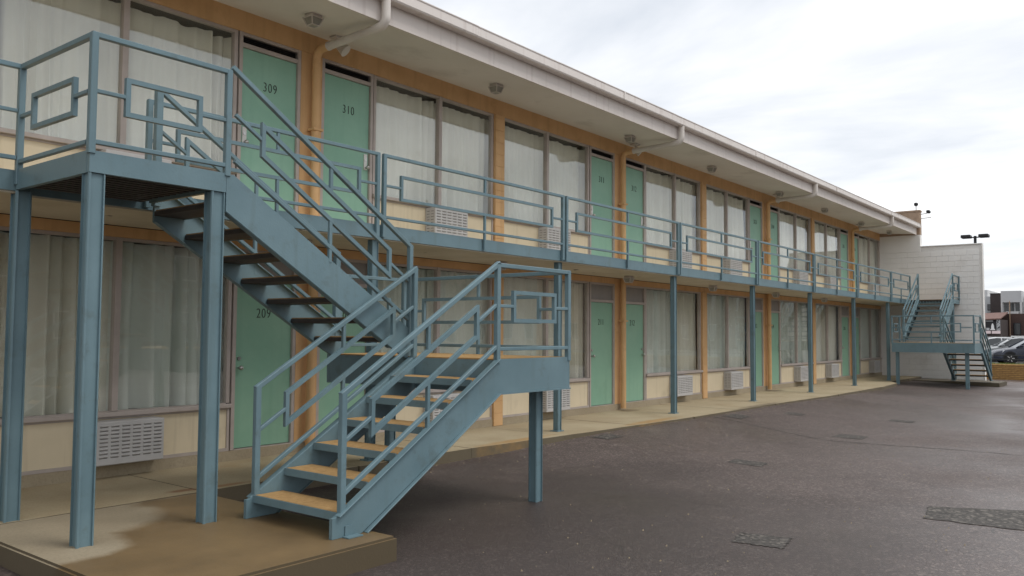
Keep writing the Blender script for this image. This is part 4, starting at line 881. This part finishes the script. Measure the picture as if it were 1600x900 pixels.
for i in range(22): yy = rng.uniform(3.16, 3.36); zz = rng.uniform(2.0, 2.85); k.box(80.34, 80.36, yy, yy+rng.uniform(.03, .08), zz, zz+rng.uniform(.03, .10))
bx_(ps, 'side_board', 'grey_panel', 80.362, 80.41, 3.14, 3.415, 1.97, 2.92); k.build('poster_print', 'black', ps)['kind'] = 'stuff'
wb = thing('white_board', (78, 0, .9), 'white board painted with black block figures standing before the brick building', 'sign')
bx_(wb, 'board', 'sign_white', 77.9, 78, -3, 2.02, .95, 1.52); k = B()
for i in range(21): yy = 1.92-.23*i; k.box(77.88, 77.9, yy-.14, yy, 1.04+rng.uniform(0, .08), 1.26+rng.uniform(0, .16))
k.build('figures', 'black', wb); bx_(wb, 'leg', 'black', 77.93, 77.97, 1.5, 1.56, -.12, .95); bx_(wb, 'leg', 'black', 77.93, 77.97, -2.5, -2.44, -.12, .95)
o = B().box(70.002, 140, -60, 40, -.35, -.11).build('far_street', 'far_asphalt'); tag(o, 'street beyond the raised lot', kind='structure')
# twin-head lot light
lp = thing('lot_light', (50, 0, -.09), 'tall black parking lot light with twin flat heads rising behind the white wall', 'street light')
B().rod((50, 0, -.1), (50, 0, 7.22), .10, 12, .075).build('pole', 'black', lp); B().rod((50, 0, -.1), (50, 0, .45), .28, 14).build('footing', 'light_grey', lp)
B().rod((50, .40, 7.14), (50, -.40, 7.14), .035, 8).build('cross_arm', 'black', lp)
for s_ in (-1, 1): B().bbox(49.7, 50.3, min(s_*.20, s_*.70), max(s_*.20, s_*.70), 7.11, 7.29, .03).build('lamp_head', 'black', lp)

# ------------------------------------------------------------------ far side of the lot, behind the camera: seen mirrored in the windows
def row_house(x0, x1, y, h, m_, label):
    b = thing('street_building', ((x0+x1)/2, y, -.2), label, 'building')
    bx_(b, 'wall', m_, x0, x1, y-10, y, -.25, h); bx_(b, 'cornice', 'light_grey', x0-.1, x1+.1, y-10.1, y+.15, h+.002, h+.3)
    k = int((x1-x0)/3.2)
    for fl in range(int(h//3.4)):
        for i in range(k):
            xc = x0+(i+.5)*(x1-x0)/k; w2 = bx_(b, 'window', 'light_grey', xc-.65, xc+.65, y+.001, y+.05, .9+3.3*fl, 2.5+3.3*fl); bx_(b, 'pane', 'far_glass', xc-.57, xc+.57, y+.051, y+.07, .98+3.3*fl, 2.42+3.3*fl).parent = w2
row_house(4, 34, -36, 7.4, 'brown_brick', 'two storey brown brick building across the lot, mirrored in the windows')
row_house(40, 66, -33, 6.2, 'tan_brick', 'tan brick building across the lot, mirrored in the windows')
row_house(72, 130, -30, 7.0, 'brown_brick', 'long brown brick block far down the street, mirrored in the windows')
def tree(x, y, h, label):
    rng = random.Random(int(x*7)); t_ = thing('street_tree', (x, y, -.2), label, 'tree', 'trees across the lot')
    tk = B(); tk.rod((x, y, -.3), (x+.1, y, h*.45), .22, 10, .13)
    for i in range(7):
        a = rng.uniform(0, 6.28); tk.rod((x+.05, y, h*rng.uniform(.3, .45)), (x+1.6*math.cos(a), y+1.6*math.sin(a), h*rng.uniform(.6, .85)), .08, 6, .02)
    tk.build('trunk', 'bark', t_); k = B()
    cl = [(rng.gauss(0, h*.16), rng.gauss(0, h*.16), h*rng.uniform(.45, .95)) for _ in range(26)]
    for i in range(5200):
        c = rng.choice(cl); p = Vector((x+c[0]+rng.gauss(0, h*.055), y+c[1]+rng.gauss(0, h*.055), c[2]+rng.gauss(0, h*.05))); r = rng.uniform(.07, .16)
        a = Vector((rng.gauss(0, 1), rng.gauss(0, 1), rng.gauss(0, 1))).normalized(); b = a.orthogonal().normalized()
        k.v += [p+a*r, p+b*r*.5, p-a*r, p-b*r*.5]; q0 = len(k.v); k.f.append((q0-4, q0-3, q0-2, q0-1))
    k.build('crown', 'leaf', t_)
for x, y, h, lb in ((14, -29, 8.5, 'broad leafy tree before the brown brick building across the lot'), (37, -30, 9.5, 'tall leafy tree between the brown and the tan building across the lot'), (30, -27, 7, 'smaller leafy tree near the end of the brown brick building'), (69, -27, 9, 'leafy tree between the tan building and the long brick block')):
    tree(x, y, h, lb)
